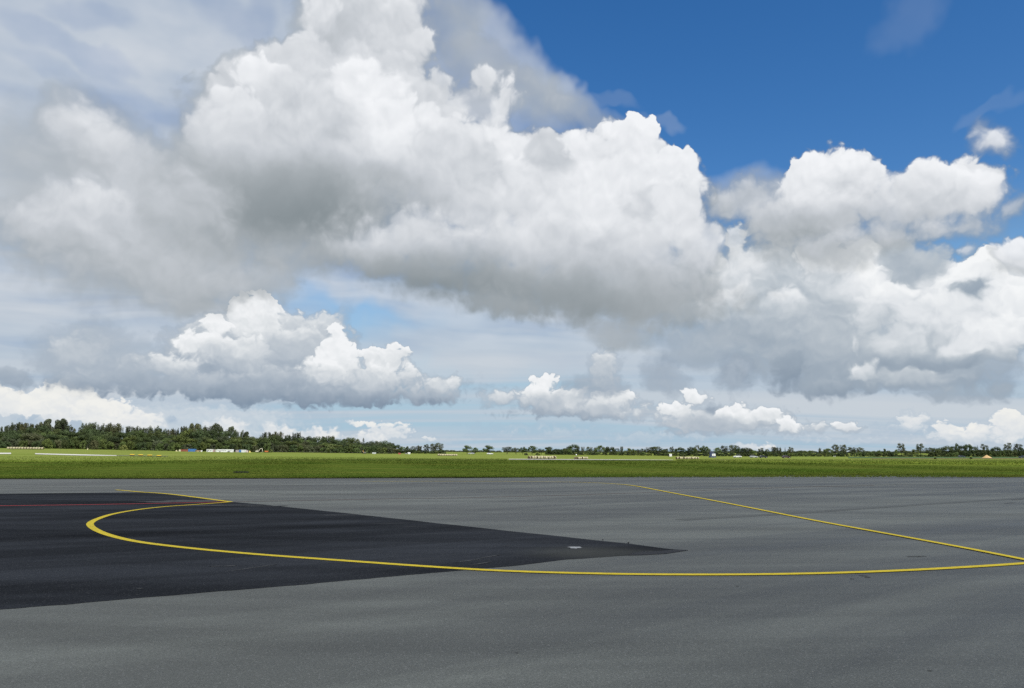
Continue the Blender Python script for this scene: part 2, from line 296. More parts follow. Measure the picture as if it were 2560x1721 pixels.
main = [
    # left-hand soft lumps
    (290, 640, 330, 110, -10, 0.58, 0.44, 60, 60, 0.8), (150, 430, 200, 150, 0, 0.60, 0.56, 110, 110, 0.6), (290, 390, 190, 100, -38, 0.72, 0.58, 60, 80, 0.85), (220, 330, 110, 62, -30, 0.74, 0.6, 36, 50, 0.85), (330, 410, 90, 60, -35, 0.68, 0.58, 40, 50, 0.8), (110, 560, 130, 70, -20, 0.62, 0.5, 30, 40, 0.8),
    (290, 550, 230, 90, 0, 0.74, 0.45, 45, 70, 0.9), (235, 495, 100, 36, 0, 0.82, 0.65, 20, 30, 0.9), (395, 485, 55, 40, 0, 0.80, 0.6, 24, 35, 0.85), (340, 515, 90, 45, 0, 0.76, 0.6, 28, 35, 0.8), (330, 630, 200, 70, 0, 0.60, 0.46, 40, 40, 0.7),
    (500, 660, 170, 100, 0, 0.58, 0.44, 60, 50, 0.75), (480, 735, 60, 44, 30, 0.42, 0.34, 34, 34, 0.6), (640, 690, 110, 60, 0, 0.55, 0.4, 30, 30, 0.7),
    # tower
    (900, 60, 165, 170, 0, 0.66, 0.54, 22, 60, 1), (960, -30, 130, 70, 0, 0.8, 0.7, 14, 60, 1), (800, 30, 45, 60, 0, 0.9, 0.75, 10, 40, 0.9), (775, 130, 64, 60, 0, 0.74, 0.62, 12, 40, 1), (1000, 130, 70, 110, 0, 0.70, 0.60, 10, 50, 1), (1046, 98, 40, 38, 0, 0.93, 0.78, 6, 30, 1), (1010, 40, 40, 50, 0, 0.86, 0.74, 10, 30, 0.9), (990, 60, 90, 70, 0, 0.72, 0.66, 40, 40, 0.7),
    # thin puffs right of the tower
    (1120, 70, 80, 75, 0, 0.56, 0.5, 30, 40, 0.30), (1200, 170, 110, 80, -15, 0.58, 0.5, 30, 45, 0.35), (1330, 230, 130, 60, -22, 0.6, 0.52, 26, 40, 0.4), (1440, 272, 120, 36, -28, 0.62, 0.55, 20, 28, 0.4), (1170, 20, 60, 50, 0, 0.55, 0.5, 26, 30, 0.25),
    (1180, 250, 110, 70, 0, 0.78, 0.7, 18, 30, 0.75), (1085, 205, 48, 42, 0, 0.88, 0.74, 12, 22, 0.9), (1190, 198, 52, 46, 0, 0.9, 0.74, 9, 22, 0.92), (1258, 240, 42, 52, 0, 0.9, 0.74, 9, 22, 0.92), (1130, 245, 50, 40, 0, 0.85, 0.72, 12, 22, 0.85), (1230, 310, 60, 40, 0, 0.82, 0.72, 14, 24, 0.8),
    # great body
    (830, 330, 320, 210, 0, 0.70, 0.50, 16, 90, 1), (640, 470, 260, 150, 0, 0.56, 0.36, 60, 80, 0.95), (590, 350, 110, 110, 0, 0.70, 0.56, 40, 70, 0.95), (1000, 320, 155, 125, 0, 0.74, 0.60, 10, 60, 1), (1200, 430, 240, 130, 0, 0.72, 0.60, 14, 60, 1), (1500, 520, 270, 200, 0, 0.82, 0.60, 10, 70, 1),
    (668, 215, 84, 66, 0, 0.92, 0.70, 8, 60, 1), (592, 272, 62, 58, 0, 0.88, 0.68, 9, 50, 1), (535, 325, 46, 52, 0, 0.78, 0.62, 16, 50, 0.9), (760, 240, 100, 80, 0, 0.76, 0.66, 30, 50, 0.9), (620, 330, 110, 70, 0, 0.80, 0.66, 40, 50, 0.8),
    (890, 200, 70, 70, 0, 0.99, 0.85, 14, 45, 0.95), (930, 260, 75, 75, 0, 0.98, 0.84, 14, 50, 0.95), (990, 300, 75, 60, 0, 1.0, 0.85, 10, 45, 0.95), (940, 360, 100, 60, 0, 0.96, 0.80, 30, 50, 0.9), (830, 300, 80, 70, 0, 0.70, 0.64, 30, 40, 0.7), (1060, 290, 50, 40, 0, 0.95, 0.8, 8, 30, 0.95),
    (1130, 350, 90, 60, 0, 0.82, 0.68, 12, 40, 0.95), (1280, 350, 55, 42, 0, 0.97, 0.8, 9, 30, 1), (1240, 320, 36, 26, 0, 0.92, 0.8, 9, 22, 0.9), (1300, 430, 60, 55, 0, 0.97, 0.78, 14, 40, 0.95), (1380, 385, 70, 62, 0, 0.66, 0.55, 10, 40, 0.95), (1430, 350, 32, 30, 0, 0.95, 0.8, 6, 25, 1), (1470, 400, 60, 70, 0, 0.95, 0.8, 8, 45, 1),
    (1585, 350, 78, 52, 0, 1.0, 0.86, 4, 45, 1), (1530, 365, 40, 34, 0, 0.98, 0.82, 5, 30, 1), (1585, 405, 85, 36, 0, 0.90, 0.78, 14, 30, 0.85), (1690, 400, 60, 52, 0, 0.98, 0.80, 5, 40, 1), (1715, 450, 42, 75, 0, 0.94, 0.78, 6, 40, 1), (1620, 440, 90, 60, 0, 0.93, 0.80, 16, 50, 0.95), (1520, 450, 90, 60, 0, 0.98, 0.84, 20, 50, 0.9), (1690, 540, 75, 90, 0, 0.90, 0.72, 12, 50, 0.95), (1740, 610, 60, 70, 0, 0.78, 0.64, 14, 40, 0.9),
    (1470, 560, 170, 110, 0, 0.90, 0.68, 50, 60, 0.85), (1620, 640, 170, 90, 0, 0.78, 0.58, 50, 60, 0.85), (1330, 560, 130, 90, 0, 0.80, 0.66, 50, 60, 0.7), (1150, 430, 150, 70, 0, 0.70, 0.60, 50, 50, 0.7),
    (1180, 520, 130, 75, 0, 0.76, 0.64, 40, 45, 0.95),
    # shaded underside of the great body
    (780, 490, 360, 140, -6, 0.52, 0.14, 120, 80, 0.95), (640, 530, 230, 95, 0, 0.30, 0.10, 90, 70, 0.85), (800, 495, 240, 95, 0, 0.24, 0.02, 95, 75, 0.9), (480, 500, 130, 90, 0, 0.66, 0.52, 60, 50, 0.7), (690, 615, 220, 60, 0, 0.50, 0.40, 50, 50, 0.7), (1000, 480, 140, 60, 0, 0.58, 0.45, 50, 40, 0.7),
    (1500, 690, 330, 100, -4, 0.62, 0.30, 60, 40, 0.95), (1640, 740, 160, 60, 0, 0.50, 0.34, 40, 34, 0.85), (1560, 820, 90, 40, 0, 0.46, 0.32, 26, 22, 0.7),
    (1120, 610, 270, 85, -4, 0.68, 0.40, 50, 44, 0.95), (1070, 575, 90, 56, 0, 0.76, 0.58, 26, 45, 0.95), (970, 620, 120, 54, 0, 0.68, 0.48, 36, 44, 0.9), (1290, 600, 140, 55, 0, 0.76, 0.55, 40, 40, 0.8),
    (1190, 690, 260, 60, -6, 0.26, 0.04, 70, 40, 0.97), (1430, 725, 220, 56, -6, 0.32, 0.14, 65, 40, 0.92), (1060, 662, 140, 40, -8, 0.34, 0.14, 40, 34, 0.85), (1250, 745, 110, 30, -10, 0.34, 0.25, 22, 16, 0.8),
]
right = [
    (1870, 480, 110, 54, 10, 0.66, 0.46, 26, 36, 0.9), (1790, 485, 46, 40, 0, 0.58, 0.46, 28, 30, 0.75), (2010, 530, 150, 80, 0, 0.62, 0.42, 20, 40, 0.97), (2080, 470, 130, 110, 0, 0.86, 0.5, 7, 60, 1), (2060, 425, 100, 56, 0, 0.94, 0.72, 5, 45, 1), (2150, 430, 60, 46, 0, 0.92, 0.7, 6, 35, 1), (2000, 450, 42, 50, 0, 0.88, 0.66, 7, 35, 0.97), (2060, 480, 80, 36, 0, 0.92, 0.76, 24, 30, 0.8),
    (2230, 425, 34, 20, 15, 0.86, 0.7, 8, 14, 0.85), (2370, 470, 150, 90, 0, 0.84, 0.5, 9, 50, 1), (2370, 430, 70, 46, 0, 0.93, 0.72, 5, 35, 1), (2320, 425, 40, 40, 0, 0.88, 0.7, 9, 30, 0.95), (2440, 455, 60, 46, 0, 0.90, 0.66, 7, 35, 0.97), (2250, 500, 140, 70, 0, 0.74, 0.48, 24, 40, 0.95), (2530, 490, 50, 26, 15, 0.7, 0.5, 16, 18, 0.75),
    (2010, 550, 150, 55, 0, 0.42, 0.28, 45, 40, 0.9), (2060, 600, 130, 46, 0, 0.54, 0.42, 34, 34, 0.9), (2230, 560, 150, 34, 0, 0.6, 0.46, 26, 20, 0.85), (2400, 545, 110, 30, 0, 0.62, 0.5, 24, 20, 0.8),
    (2482, 332, 52, 36, -20, 0.94, 0.78, 18, 22, 0.9), (2452, 292, 24, 28, 20, 0.72, 0.66, 18, 18, 0.6), (2518, 366, 20, 18, -30, 0.7, 0.6, 12, 12, 0.55),
    (2550, 610, 80, 46, 8, 0.92, 0.66, 8, 30, 0.97), (2425, 598, 20, 14, 0, 0.85, 0.7, 9, 10, 0.8), (2400, 605, 10, 8, 0, 0.8, 0.7, 8, 8, 0.6),
]
def shift(puffs, dy):
    return [(p[0], p[1] + dy) + p[2:] for p in puffs]
def soften(puffs, k, dt=0.0):
    return [p[:5] + (p[5] - dt, p[6] - dt) + ((p[7] * k + 3, p[8] * k + 4) if p[7] > 5 else (p[7] * 1.2, p[8] * k)) + (p[9],) for p in puffs]
main, right, low_right, mid = soften(shift(main, 8), 1.6, 0.04), soften(shift(right, 26), 1.9, 0.02), soften(low_right, 1.35, -0.01), soften(mid, 1.6)
far = soften(far, 1.5)
LAYERS = [
    (1, [(60, 14), (18, 5)], (22, 9, 2), far, 1.25, FAR),
    (2, [(90, 18), (26, 7)], (32, 13, 2), mid, 1.15, MID),
    (3, [(130, 30), (36, 10)], (48, 18, 2), low_right, 1.1, LOW),
    (4, [(150, 16), (42, 8)], (50, 18, 2.5), right, 1.0, BIG),
    (5, [(190, 30), (55, 10)], (66, 24, 2.5), main, 1.0, BIG),
]
def sky_part(idx, box):
    """colour of the sky as a function of direction; box = the part of the sky it is used for (None: away from the view)"""
    t, G, gi, go = group_tree("sky_part", (('D', 'Vector'),), (('Color', 'Color'),))
    Dn = G.vmath('ADD', gi['D'], (0, 0, 1e-7 * (idx + 1)))
    x, y, z = G.sep(Dn)
    sk = G.n('ShaderNodeTexSky', sky_type='NISHITA')
    sk.sun_disc = False
    sk.sun_elevation, sk.sun_rotation = SUN_EL, SUN_AZ
    sk.air_density, sk.dust_density, sk.ozone_density = 1.0, 0.5, 3.0
    G.put(sk.inputs[0], Dn)
    hs = G.n('ShaderNodeHueSaturation')
    G.put(hs.inputs['Color'], sk.outputs[0])
    hs.inputs['Hue'].default_value = SKY_HUE; hs.inputs['Saturation'].default_value = SKY_SAT; hs.inputs['Value'].default_value = SKY_VAL
    blue = G.mixc(G.remap(z, 0.32, 0.0, 0.0, 0.9, 'SMOOTHSTEP'), hs.outputs[0], g((160, 196, 218)))
    den = G.math('ADD', G.math('MAXIMUM', z, 0.0), 0.09)
    PL = G.xyz(G.math('DIVIDE', x, den), G.math('DIVIDE', y, den), 0.0)
    # broken cloud over the rest of the dome
    oc = G.remap(G.noise(PL, 0.9, 4.0, 0.55, 0.3, dims='2D'), 0.40, 0.56, 0, 1, 'SMOOTHSTEP')
    oc = G.math('MULTIPLY_ADD', oc, 0.72, 0.28)
    glow = G.remap(G.vmath('DOT_PRODUCT', Dn, sun_dir), 0.0, 1.0, 1.0, 2.7, 'SMOOTHSTEP')      # unseen cloud brightened around the sun to lift the light on the ground
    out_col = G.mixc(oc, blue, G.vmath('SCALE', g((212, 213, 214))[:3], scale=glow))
    if box is None:
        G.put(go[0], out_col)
        return t
    U = G.math('MULTIPLY', G.math('ARCTAN2', x, y), F)
    V = G.math('MULTIPLY', G.math('ARCSINE', z), F)
    P0 = G.xyz(U, V, 0.0)
    win = G.math('MULTIPLY', G.remap(G.math('ABSOLUTE', U), AZ_MAX * 0.87, AZ_MAX * 0.99, 1, 0, 'SMOOTHSTEP'), G.remap(V, EL_MAX * 0.86, EL_MAX * 0.99, 1, 0, 'SMOOTHSTEP'))
    # thin high veil: streaks on a flat layer, seen in perspective, kept to the parts of the sky that have it
    pw = G.vmath('ADD', PL, G.vmath('SCALE', G.noise(PL, 1.1, 2.0, 0.5, out='Color', dims='2D'), scale=0.5))
    ca, sa = math.cos(math.radians(28)), math.sin(math.radians(28))
    pv = G.xyz(G.vmath('DOT_PRODUCT', pw, (0.8 * ca, 0.8 * sa, 0)), G.vmath('DOT_PRODUCT', pw, (-1.7 * sa, 1.7 * ca, 0)), 0.0)
    vs = G.noise(pv, 1.3, 3.0, 0.5, dims='2D')
    vs2 = G.noise(pv, 0.6, 2.0, 0.5, dims='2D')
    vd = G.remap(G.math('MULTIPLY_ADD', vs, 0.65, G.math('MULTIPLY', vs2, 0.35)), 0.36, 0.50, 0.95, 1.0, 'SMOOTHSTEP')
    veil_a = G.math('MULTIPLY', field(G, P0, VEIL, box), vd)
    gap = field(G, P0, [(a_, b_, c_ * 1.25, d_ * 1.9, e_, f_) for a_, b_, c_, d_, e_, f_ in GAPS], box, 120, 50)
    if gap != 0.0: veil_a = G.math('MULTIPLY', veil_a, G.math('MULTIPLY_ADD', gap, -0.20, 1.0))
    mot = G.noise(G.vmath('MULTIPLY', P0, (0.55, 1.0, 0)), 1.0 / 95, 3.0, 0.5, dims='2D')
    vs = G.math('MULTIPLY_ADD', G.math('SUBTRACT', mot, 0.42), 0.55, vs)
    col = G.mixc(veil_a, blue, G.ramp(vs, [(0.28, g((166, 181, 203))), (0.46, g((185, 196, 210))), (0.70, g((203, 210, 219)))]))
    last = veil_a
    # pale band of haze and thin cloud towards the horizon
    if box[2] < 0.23 * F:
        PLc = chain(G, PL, last)
        st = G.noise(G.vmath('MULTIPLY', PLc, (0.16, 0.9, 1.0)), 1.0, 3.0, 0.5, 0.4, dims='2D')
        band = G.math('MULTIPLY', G.remap(z, 0.215, 0.06, 0.0, 1.0, 'SMOOTHSTEP'), G.remap(st, 0.36, 0.60, 0.42, 0.95, 'SMOOTHSTEP'))
        col = G.mixc(band, col, G.ramp(st, [(0.35, g((168, 189, 208))), (0.7, g((200, 208, 216)))]))
        last = band
    for seed, warp, bump, puffs, squash, stops in LAYERS:
        t_, a_, l_ = cloud_layer(G, P0, seed, warp, bump, puffs, squash, last, box)
        if t_ is None: continue
        last = l_
        col = G.mixc(a_, col, G.ramp(t_, [(p_, g(c_)) for p_, c_ in stops]))
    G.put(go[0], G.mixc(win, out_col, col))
    return t

AZ_MAX, EL_MAX = math.radians(46) * F, math.radians(42) * F
AZ = [-AZ_MAX] + [math.radians(a) * F for a in (-22, -11, 0, 11, 22)] + [AZ_MAX]
EL = [0.0, math.radians(5.5) * F, math.radians(11) * F, math.radians(18) * F, EL_MAX]

world = bpy.data.worlds.new("World")
SC.world = world
world.use_nodes = True
world.node_tree.nodes.clear()
W = NT(world.node_tree)
tc = W.n('ShaderNodeTexCoord')
Dw = W.vmath('NORMALIZE', tc.outputs['Generated'])
wx, wy, wz = W.sep(Dw)
Uw = W.math('MULTIPLY', W.math('ARCTAN2', wx, wy), F)
Vw = W.math('MULTIPLY', W.math('ARCSINE', wz), F)
def background(color):
    b = W.n('ShaderNodeBackground')
    W.put(b.inputs[0], color)
    b.inputs[1].default_value = SKY_STRENGTH
    return b.outputs[0]
def part(idx, box):
    nd = W.n('ShaderNodeGroup', node_tree=sky_part(idx, box))
    W.put(nd.inputs[0], Dw)
    return background(nd.outputs[0])
def choose(test, a, b):          # a where test is 0, b where it is 1
    m = W.n('ShaderNodeMixShader')
    W.put(m.inputs[0], test); W.put(m.inputs[1], a); W.put(m.inputs[2], b)
    return m.outputs[0]
def columns(j, lo, hi):
    if hi - lo == 1:
        return part(1 + j * 10 + lo, (AZ[lo], AZ[hi], EL[j], EL[j + 1]))
    mid_ = (lo + hi) // 2
    return choose(W.math('GREATER_THAN', Uw, AZ[mid_]), columns(j, lo, mid_), columns(j, mid_, hi))
def rows(lo, hi):
    if hi - lo == 1:
        return columns(lo, 0, len(AZ) - 1)
    mid_ = (lo + hi) // 2
    return choose(W.math('GREATER_THAN', Vw, EL[mid_]), rows(lo, mid_), rows(mid_, hi))
inside = W.math('MULTIPLY', W.math('LESS_THAN', W.math('ABSOLUTE', Uw), AZ_MAX), W.math('LESS_THAN', Vw, EL_MAX))
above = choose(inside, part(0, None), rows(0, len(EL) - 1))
shader = choose(W.math('GREATER_THAN', wz, 0.0), background(g((165, 190, 208))), above)
wo = W.n('ShaderNodeOutputWorld')
W.t.links.new(shader, wo.inputs[0])
world.cycles.sampling_method = 'MANUAL'
world.cycles.sample_map_resolution = 512
# ------------------------------------------------------------------ helpers for meshes and materials
def link_mesh(name, bm, mat, parent=None, smooth=False):
    me = bpy.data.meshes.new(name)
    bm.to_mesh(me); bm.free()
    for m in (mat if isinstance(mat, (list, tuple)) else [mat]):
        me.materials.append(m)
    if smooth:
        for p in me.polygons: p.use_smooth = True
    o = bpy.data.objects.new(name, me)
    COL.objects.link(o)
    if parent is not None: o.parent = parent
    return o
def structure(o, kind='structure'):
    o['kind'] = kind
    return o
def tag(o, label, cat, group=None):
    o['label'] = label; o['category'] = cat
    if group: o['group'] = group
    return o
def thing(name, label, cat, loc, rz=0.0, group=None):
    o = bpy.data.objects.new(name, None)
    COL.objects.link(o)
    o.empty_display_size = 0.3
    o.location = loc; o.rotation_euler = (0, 0, rz)
    return tag(o, label, cat, group)
def material(name, base, rough=0.85, spec=0.3, metallic=0.0):
    m = bpy.data.materials.new(name)
    m.use_nodes = True
    b = m.node_tree.nodes['Principled BSDF']
    b.inputs['Base Color'].default_value = (*base[:3], 1)
    b.inputs['Roughness'].default_value = rough
    b.inputs['Specular IOR Level'].default_value = spec
    b.inputs['Metallic'].default_value = metallic
    return m, NT(m.node_tree), b
def mottled(name, base, amount=0.2, scale=1.5, rough=0.7, spec=0.3, metallic=0.0):
    """plain colour with uneven tone, for painted or weathered things"""
    m, G, b = material(name, base, rough, spec, metallic)
    co = G.n('ShaderNodeTexCoord').outputs['Object']
    f = G.remap(G.noise(co, scale, 4.0, 0.6), 0.3, 0.7, 1 - amount, 1 + amount)
    c = G.vmath('SCALE', base[:3], scale=f)
    G.put(b.inputs['Base Color'], c)
    return m
def box(bm, x0, x1, y0, y1, z0, z1, mi=0, taper=0.0):
    vs = [bm.verts.new(p) for p in ((x0, y0, z0), (x1, y0, z0), (x1, y1, z0), (x0, y1, z0),
          (x0 + taper, y0 + taper, z1), (x1 - taper, y0 + taper, z1), (x1 - taper, y1 - taper, z1), (x0 + taper, y1 - taper, z1))]
    for f in ((3, 2, 1, 0), (4, 5, 6, 7), (0, 1, 5, 4), (1, 2, 6, 5), (2, 3, 7, 6), (3, 0, 4, 7)):
        bm.faces.new([vs[i] for i in f]).material_index = mi
def tube(bm, pts, radii, n=6, cap=True, mi=0):
    rings = []
    for i, (p, r) in enumerate(zip(pts, radii)):
        p = Vector(p)
        a = Vector(pts[max(0, i - 1)]); b = Vector(pts[min(len(pts) - 1, i + 1)])
        d = (b - a).normalized()
        s = d.cross(Vector((0, 0, 1)) if abs(d.z) < 0.9 else Vector((1, 0, 0))).normalized()
        t = d.cross(s)
        rings.append([bm.verts.new(p + s * math.cos(2 * math.pi * k / n) * r + t * math.sin(2 * math.pi * k / n) * r) for k in range(n)])
    for A, B in zip(rings, rings[1:]):
        for k in range(n):
            bm.faces.new((A[k], A[(k + 1) % n], B[(k + 1) % n], B[k])).material_index = mi
    if cap:
        bm.faces.new(rings[0][::-1]).material_index = mi; bm.faces.new(rings[-1]).material_index = mi

# ------------------------------------------------------------------ terrain
# rows (in the 2560 px frame) at which the ground appears, by distance, for five columns: this fixes its gentle swell
TD = [200, 330, 450, 560, 900, 3000]
TX = [0, 640, 1280, 1920, 2560]
TR = [[1151.0, 1136.5, 1124.0, 1117.5, 1114.0, 1122.0],
      [1151.5, 1142.5, 1133.0, 1129.0, 1126.5, 1126.0],
      [1152.0, 1148.0, 1141.0, 1137.0, 1134.0, 1131.0],
      [1153.0, 1149.5, 1145.0, 1142.0, 1138.0, 1132.0],
      [1154.5, 1151.0, 1147.0, 1143.0, 1139.0, 1132.0]]
COSP = math.cos(PITCH)
def slope(row):
    d = ray(1280, row)
    return d.z / d.y
def row_at(px, D):
    px = min(max(px, 0), 2560)
    i = min(int(px // 640), 3)
    t = px / 640 - i
    t = t * t * (3 - 2 * t) * 0.5 + t * 0.5
    lo, hi = TR[i], TR[i + 1]
    L = math.log(min(max(D, 200), 3000))
    k = 0
    while k < len(TD) - 2 and L > math.log(TD[k + 1]): k += 1
    s = (L - math.log(TD[k])) / (math.log(TD[k + 1]) - math.log(TD[k]))
    a = lo[k] + (lo[k + 1] - lo[k]) * s
    b = hi[k] + (hi[k + 1] - hi[k]) * s
    return a + (b - a) * t
def px_of(x, y):
    return 1280 + F / COSP * x / y
def zfield(x, y):
    if y < 60: return 0.0
    px = px_of(x, y)
    z200 = CAMH + 200 * slope(row_at(px, 200))
    if y <= 200:
        s = max(0.0, (y - 110) / 90)
        return z200 * s * s
    if y > 3000: y3 = 3000
    else: y3 = y
    return CAMH + y3 * slope(row_at(px, y3))
def at(px, D, lift=0.0):
    """point on the ground in column px at depth D"""
    x = (px - 1280) / F * COSP * D
    return Vector((x, D, zfield(x, D) + lift))
def depth_of_row(px, row):
    k = slope(row)
    lo, hi = 70.0, 620.0
    for _ in range(40):
        m = (lo + hi) / 2
        if (zfield((px - 1280) / F * COSP * m, m) - CAMH) / m < k: lo = m
        else: hi = m
    return lo
def px2m(D):
    return D / F

EDGE = [(-1400, 1203), (-500, 1200), (0, 1198.5), (500, 1198), (1140, 1195.5), (1480, 1192.5), (1880, 1190), (2200, 1188.5), (2330, 1188.8), (2560, 1192.5), (2760, 1197), (3400, 1204)]
edge_pts = [ground_pt(*p) for p in EDGE]
def edge_y(ang):
    """distance along a bearing at which the apron ends (front sector), by bearing from +Y"""
    t = math.tan(ang)
    for (x0, y0), (x1, y1) in zip(edge_pts, edge_pts[1:]):
        t0, t1 = x0 / y0, x1 / y1
        if t0 <= t <= t1:
            s = (t - t0) / (t1 - t0)
            return y0 + (y1 - y0) * s
    return None
AMIN, AMAX = math.atan2(edge_pts[0][0], edge_pts[0][1]), math.atan2(edge_pts[-1][0], edge_pts[-1][1])

# ---- materials of the ground
def grass_material():
    m, G, b = material("grass", (0.1, 0.14, 0.03), 1.0, 0.0)
    co = G.n('ShaderNodeTexCoord').outputs['Object']
    wide = G.noise(G.vmath('MULTIPLY', co, (0.008, 0.03, 0)), 1.0, 4.0, 0.6)
    mid_n = G.noise(G.vmath('MULTIPLY', co, (0.05, 0.16, 0)), 1.0, 5.0, 0.65)
    fine = G.noise(G.vmath('MULTIPLY', co, (0.5, 1.0, 1.0)), 1.6, 5.0, 0.75)
    tuft = G.noise(co, 9.0, 2.0, 0.6)
    y = G.sep(co)[1]
    # mown verge near the apron, ranker and yellower meadow beyond the runway
    meadow = G.remap(G.math('MULTIPLY_ADD', G.math('SUBTRACT', wide, 0.5), 70.0, y), 175, 215, 0, 1, 'SMOOTHSTEP')
    mown = G.mixc(G.remap(mid_n, 0.40, 0.60, 0, 1), (0.094, 0.146, 0.022, 1), (0.145, 0.170, 0.031, 1))
    rank = G.mixc(G.remap(wide, 0.36, 0.62, 0, 1), (0.139, 0.189, 0.042, 1), (0.186, 0.205, 0.054, 1))
    c = G.mixc(meadow, mown, rank)
    green = G.mixc(G.remap(wide, 0.52, 0.66, 0, 0.55), c, (0.062, 0.122, 0.0105, 1))
    c = G.vmath('SCALE', green, scale=G.remap(fine, 0.3, 0.7, 0.74, 1.26))
    c = G.vmath('SCALE', c, scale=G.remap(tuft, 0.3, 0.7, 0.82, 1.18))
    G.put(b.inputs['Base Color'], c)
    bp = G.n('ShaderNodeBump'); bp.inputs['Strength'].default_value = 0.6; bp.inputs['Distance'].default_value = 0.08
    G.put(bp.inputs['Height'], fine)
    G.put(b.inputs['Normal'], bp.outputs[0])
    return m
def asphalt_material(name, base, dark):
    m, G, b = material(name, base, 0.8, 0.0 if dark else 0.42)
    co = G.n('ShaderNodeTexCoord').outputs['Object']
    bend = G.noise(G.vmath('MULTIPLY', co, (0.02, 0.02, 0)), 1.0, 2.0, 0.5, out='Color')
    cw = G.vmath('ADD', co, G.vmath('SCALE', G.vmath('SUBTRACT', bend, (0.5, 0.5, 0.5)), scale=14.0))
    def lane(deg, lx, ly):
        c, s = math.cos(math.radians(deg)), math.sin(math.radians(deg))
        return G.noise(G.xyz(G.vmath('DOT_PRODUCT', cw, (c * lx, s * lx, 0)), G.vmath('DOT_PRODUCT', cw, (-s * ly, c * ly, 0)), 0.0), 1.0, 4.0, 0.55, dims='2D')
    l1, l2 = lane(30, 0.022, 0.34), lane(-6, 0.03, 0.55)
    blot = G.noise(co, 0.12, 5.0, 0.6, dims='2D')
    grit = G.noise(co, 55.0, 2.0, 0.7)
    stones = G.voronoi(co, 75.0, out='Color')
    sp = G.sep(stones)[0]
    f = G.math('MULTIPLY', G.remap(l1, 0.40, 0.60, 0.74, 1.24), G.remap(l2, 0.40, 0.60, 0.84, 1.15))
    f = G.math('MULTIPLY', f, G.remap(blot, 0.36, 0.64, 0.90, 1.09))
    f = G.math('MULTIPLY', f, G.remap(grit, 0.25, 0.75, 0.72, 1.28))
    f = G.math('MULTIPLY', f, G.remap(sp, 0.0, 1.0, 0.75, 1.25))
    c = G.vmath('SCALE', base[:3], scale=f)
    light = G.math('MULTIPLY', G.remap(sp, 0.955, 0.975, 0, 1), 0.45 if not dark else 0.2)
    c = G.mixc(light, c, (0.24, 0.24, 0.235, 1))
    if dark:      # dusty smears on the fresh surface
        c1, s1 = math.cos(math.radians(20)), math.sin(math.radians(20))
        sm = G.noise(G.xyz(G.vmath('DOT_PRODUCT', co, (c1 * 0.25, s1 * 0.25, 0)), G.vmath('DOT_PRODUCT', co, (-s1 * 2.0, c1 * 2.0, 0)), 0.0), 1.0, 5.0, 0.65, dims='2D')
        big = G.noise(co, 0.09, 2.0, 0.5, dims='2D')
        c = G.mixc(G.math('MULTIPLY', G.remap(sm, 0.60, 0.80, 0, 0.45), G.remap(big, 0.45, 0.6, 0, 1)), c, (0.10, 0.10, 0.10, 1))
    if dark:      # sand swept over the thin end of the patch
        tx, ty = ground_pt(1490, 1382)
        dd = G.vmath('LENGTH', G.vmath('MULTIPLY', G.vmath('ADD', co, (-tx, -ty, 0)), (1.0, 1.35, 0)))
        c = G.mixc(G.math('MULTIPLY', G.remap(dd, 2.2, 0.2, 0, 0.85, 'SMOOTHSTEP'), G.remap(blot, 0.35, 0.6, 0.5, 1.0)), c, (0.085, 0.088, 0.08, 1))
    G.put(b.inputs['Base Color'], c)
    G.put(b.inputs['Roughness'], G.remap(l1, 0.3, 0.7, 0.58 if not dark else 0.9, 0.78 if not dark else 1.0))
    bp = G.n('ShaderNodeBump'); bp.inputs['Strength'].default_value = 0.35; bp.inputs['Distance'].default_value = 0.006
    G.put(bp.inputs['Height'], grit)
    G.put(b.inputs['Normal'], bp.outputs[0])
    return m
def paint_material(name, base, wear=0.12, worn=(0.10, 0.10, 0.10)):
    m, G, b = material(name, base, 0.8, 0.1)
    co = G.n('ShaderNodeTexCoord').outputs['Object']
    n = G.noise(co, 6.0, 5.0, 0.7)
    n2 = G.noise(co, 0.35, 3.0, 0.6)
    c = G.vmath('SCALE', base[:3], scale=G.remap(n, 0.3, 0.7, 0.85, 1.12))
    c = G.mixc(G.remap(G.math('MULTIPLY_ADD', n2, 0.5, G.math('MULTIPLY', n, 0.5)), 0.62 - wear, 0.70 - wear * 0.4, 0.0, min(0.9, 0.3 + wear)), c, (*worn, 1))
    G.put(b.inputs['Base Color'], c)
    return m
M_GRASS = grass_material()
M_ASPH = asphalt_material("old_asphalt", (0.100, 0.1065, 0.094), False)
M_DARK = asphalt_material("new_asphalt", (0.031, 0.034, 0.039), True)
M_TAR = mottled("tar", (0.006, 0.006, 0.007), 0.4, 3.0, 0.7)
M_YEL = paint_material("yellow_paint", (0.68, 0.52, 0.035), 0.05, (0.20, 0.17, 0.06))
M_RED = paint_material("red_paint", (0.36, 0.05, 0.055), 0.04)
M_REDF = paint_material("faded_red_paint", (0.150, 0.105, 0.095), 0.2, (0.116, 0.122, 0.108))
M_WHITE = paint_material("white_paint", (0.36, 0.37, 0.37), 0.05)
M_SCUFF = mottled("scuff", (0.055, 0.057, 0.058), 0.5, 4.0, 0.9)
M_SOIL = mottled("soil", (0.022, 0.020, 0.012), 0.4, 2.0, 1.0, 0.1)
M_RUNWAY = mottled("runway_concrete", (0.50, 0.49, 0.455), 0.12, 0.05, 0.9)

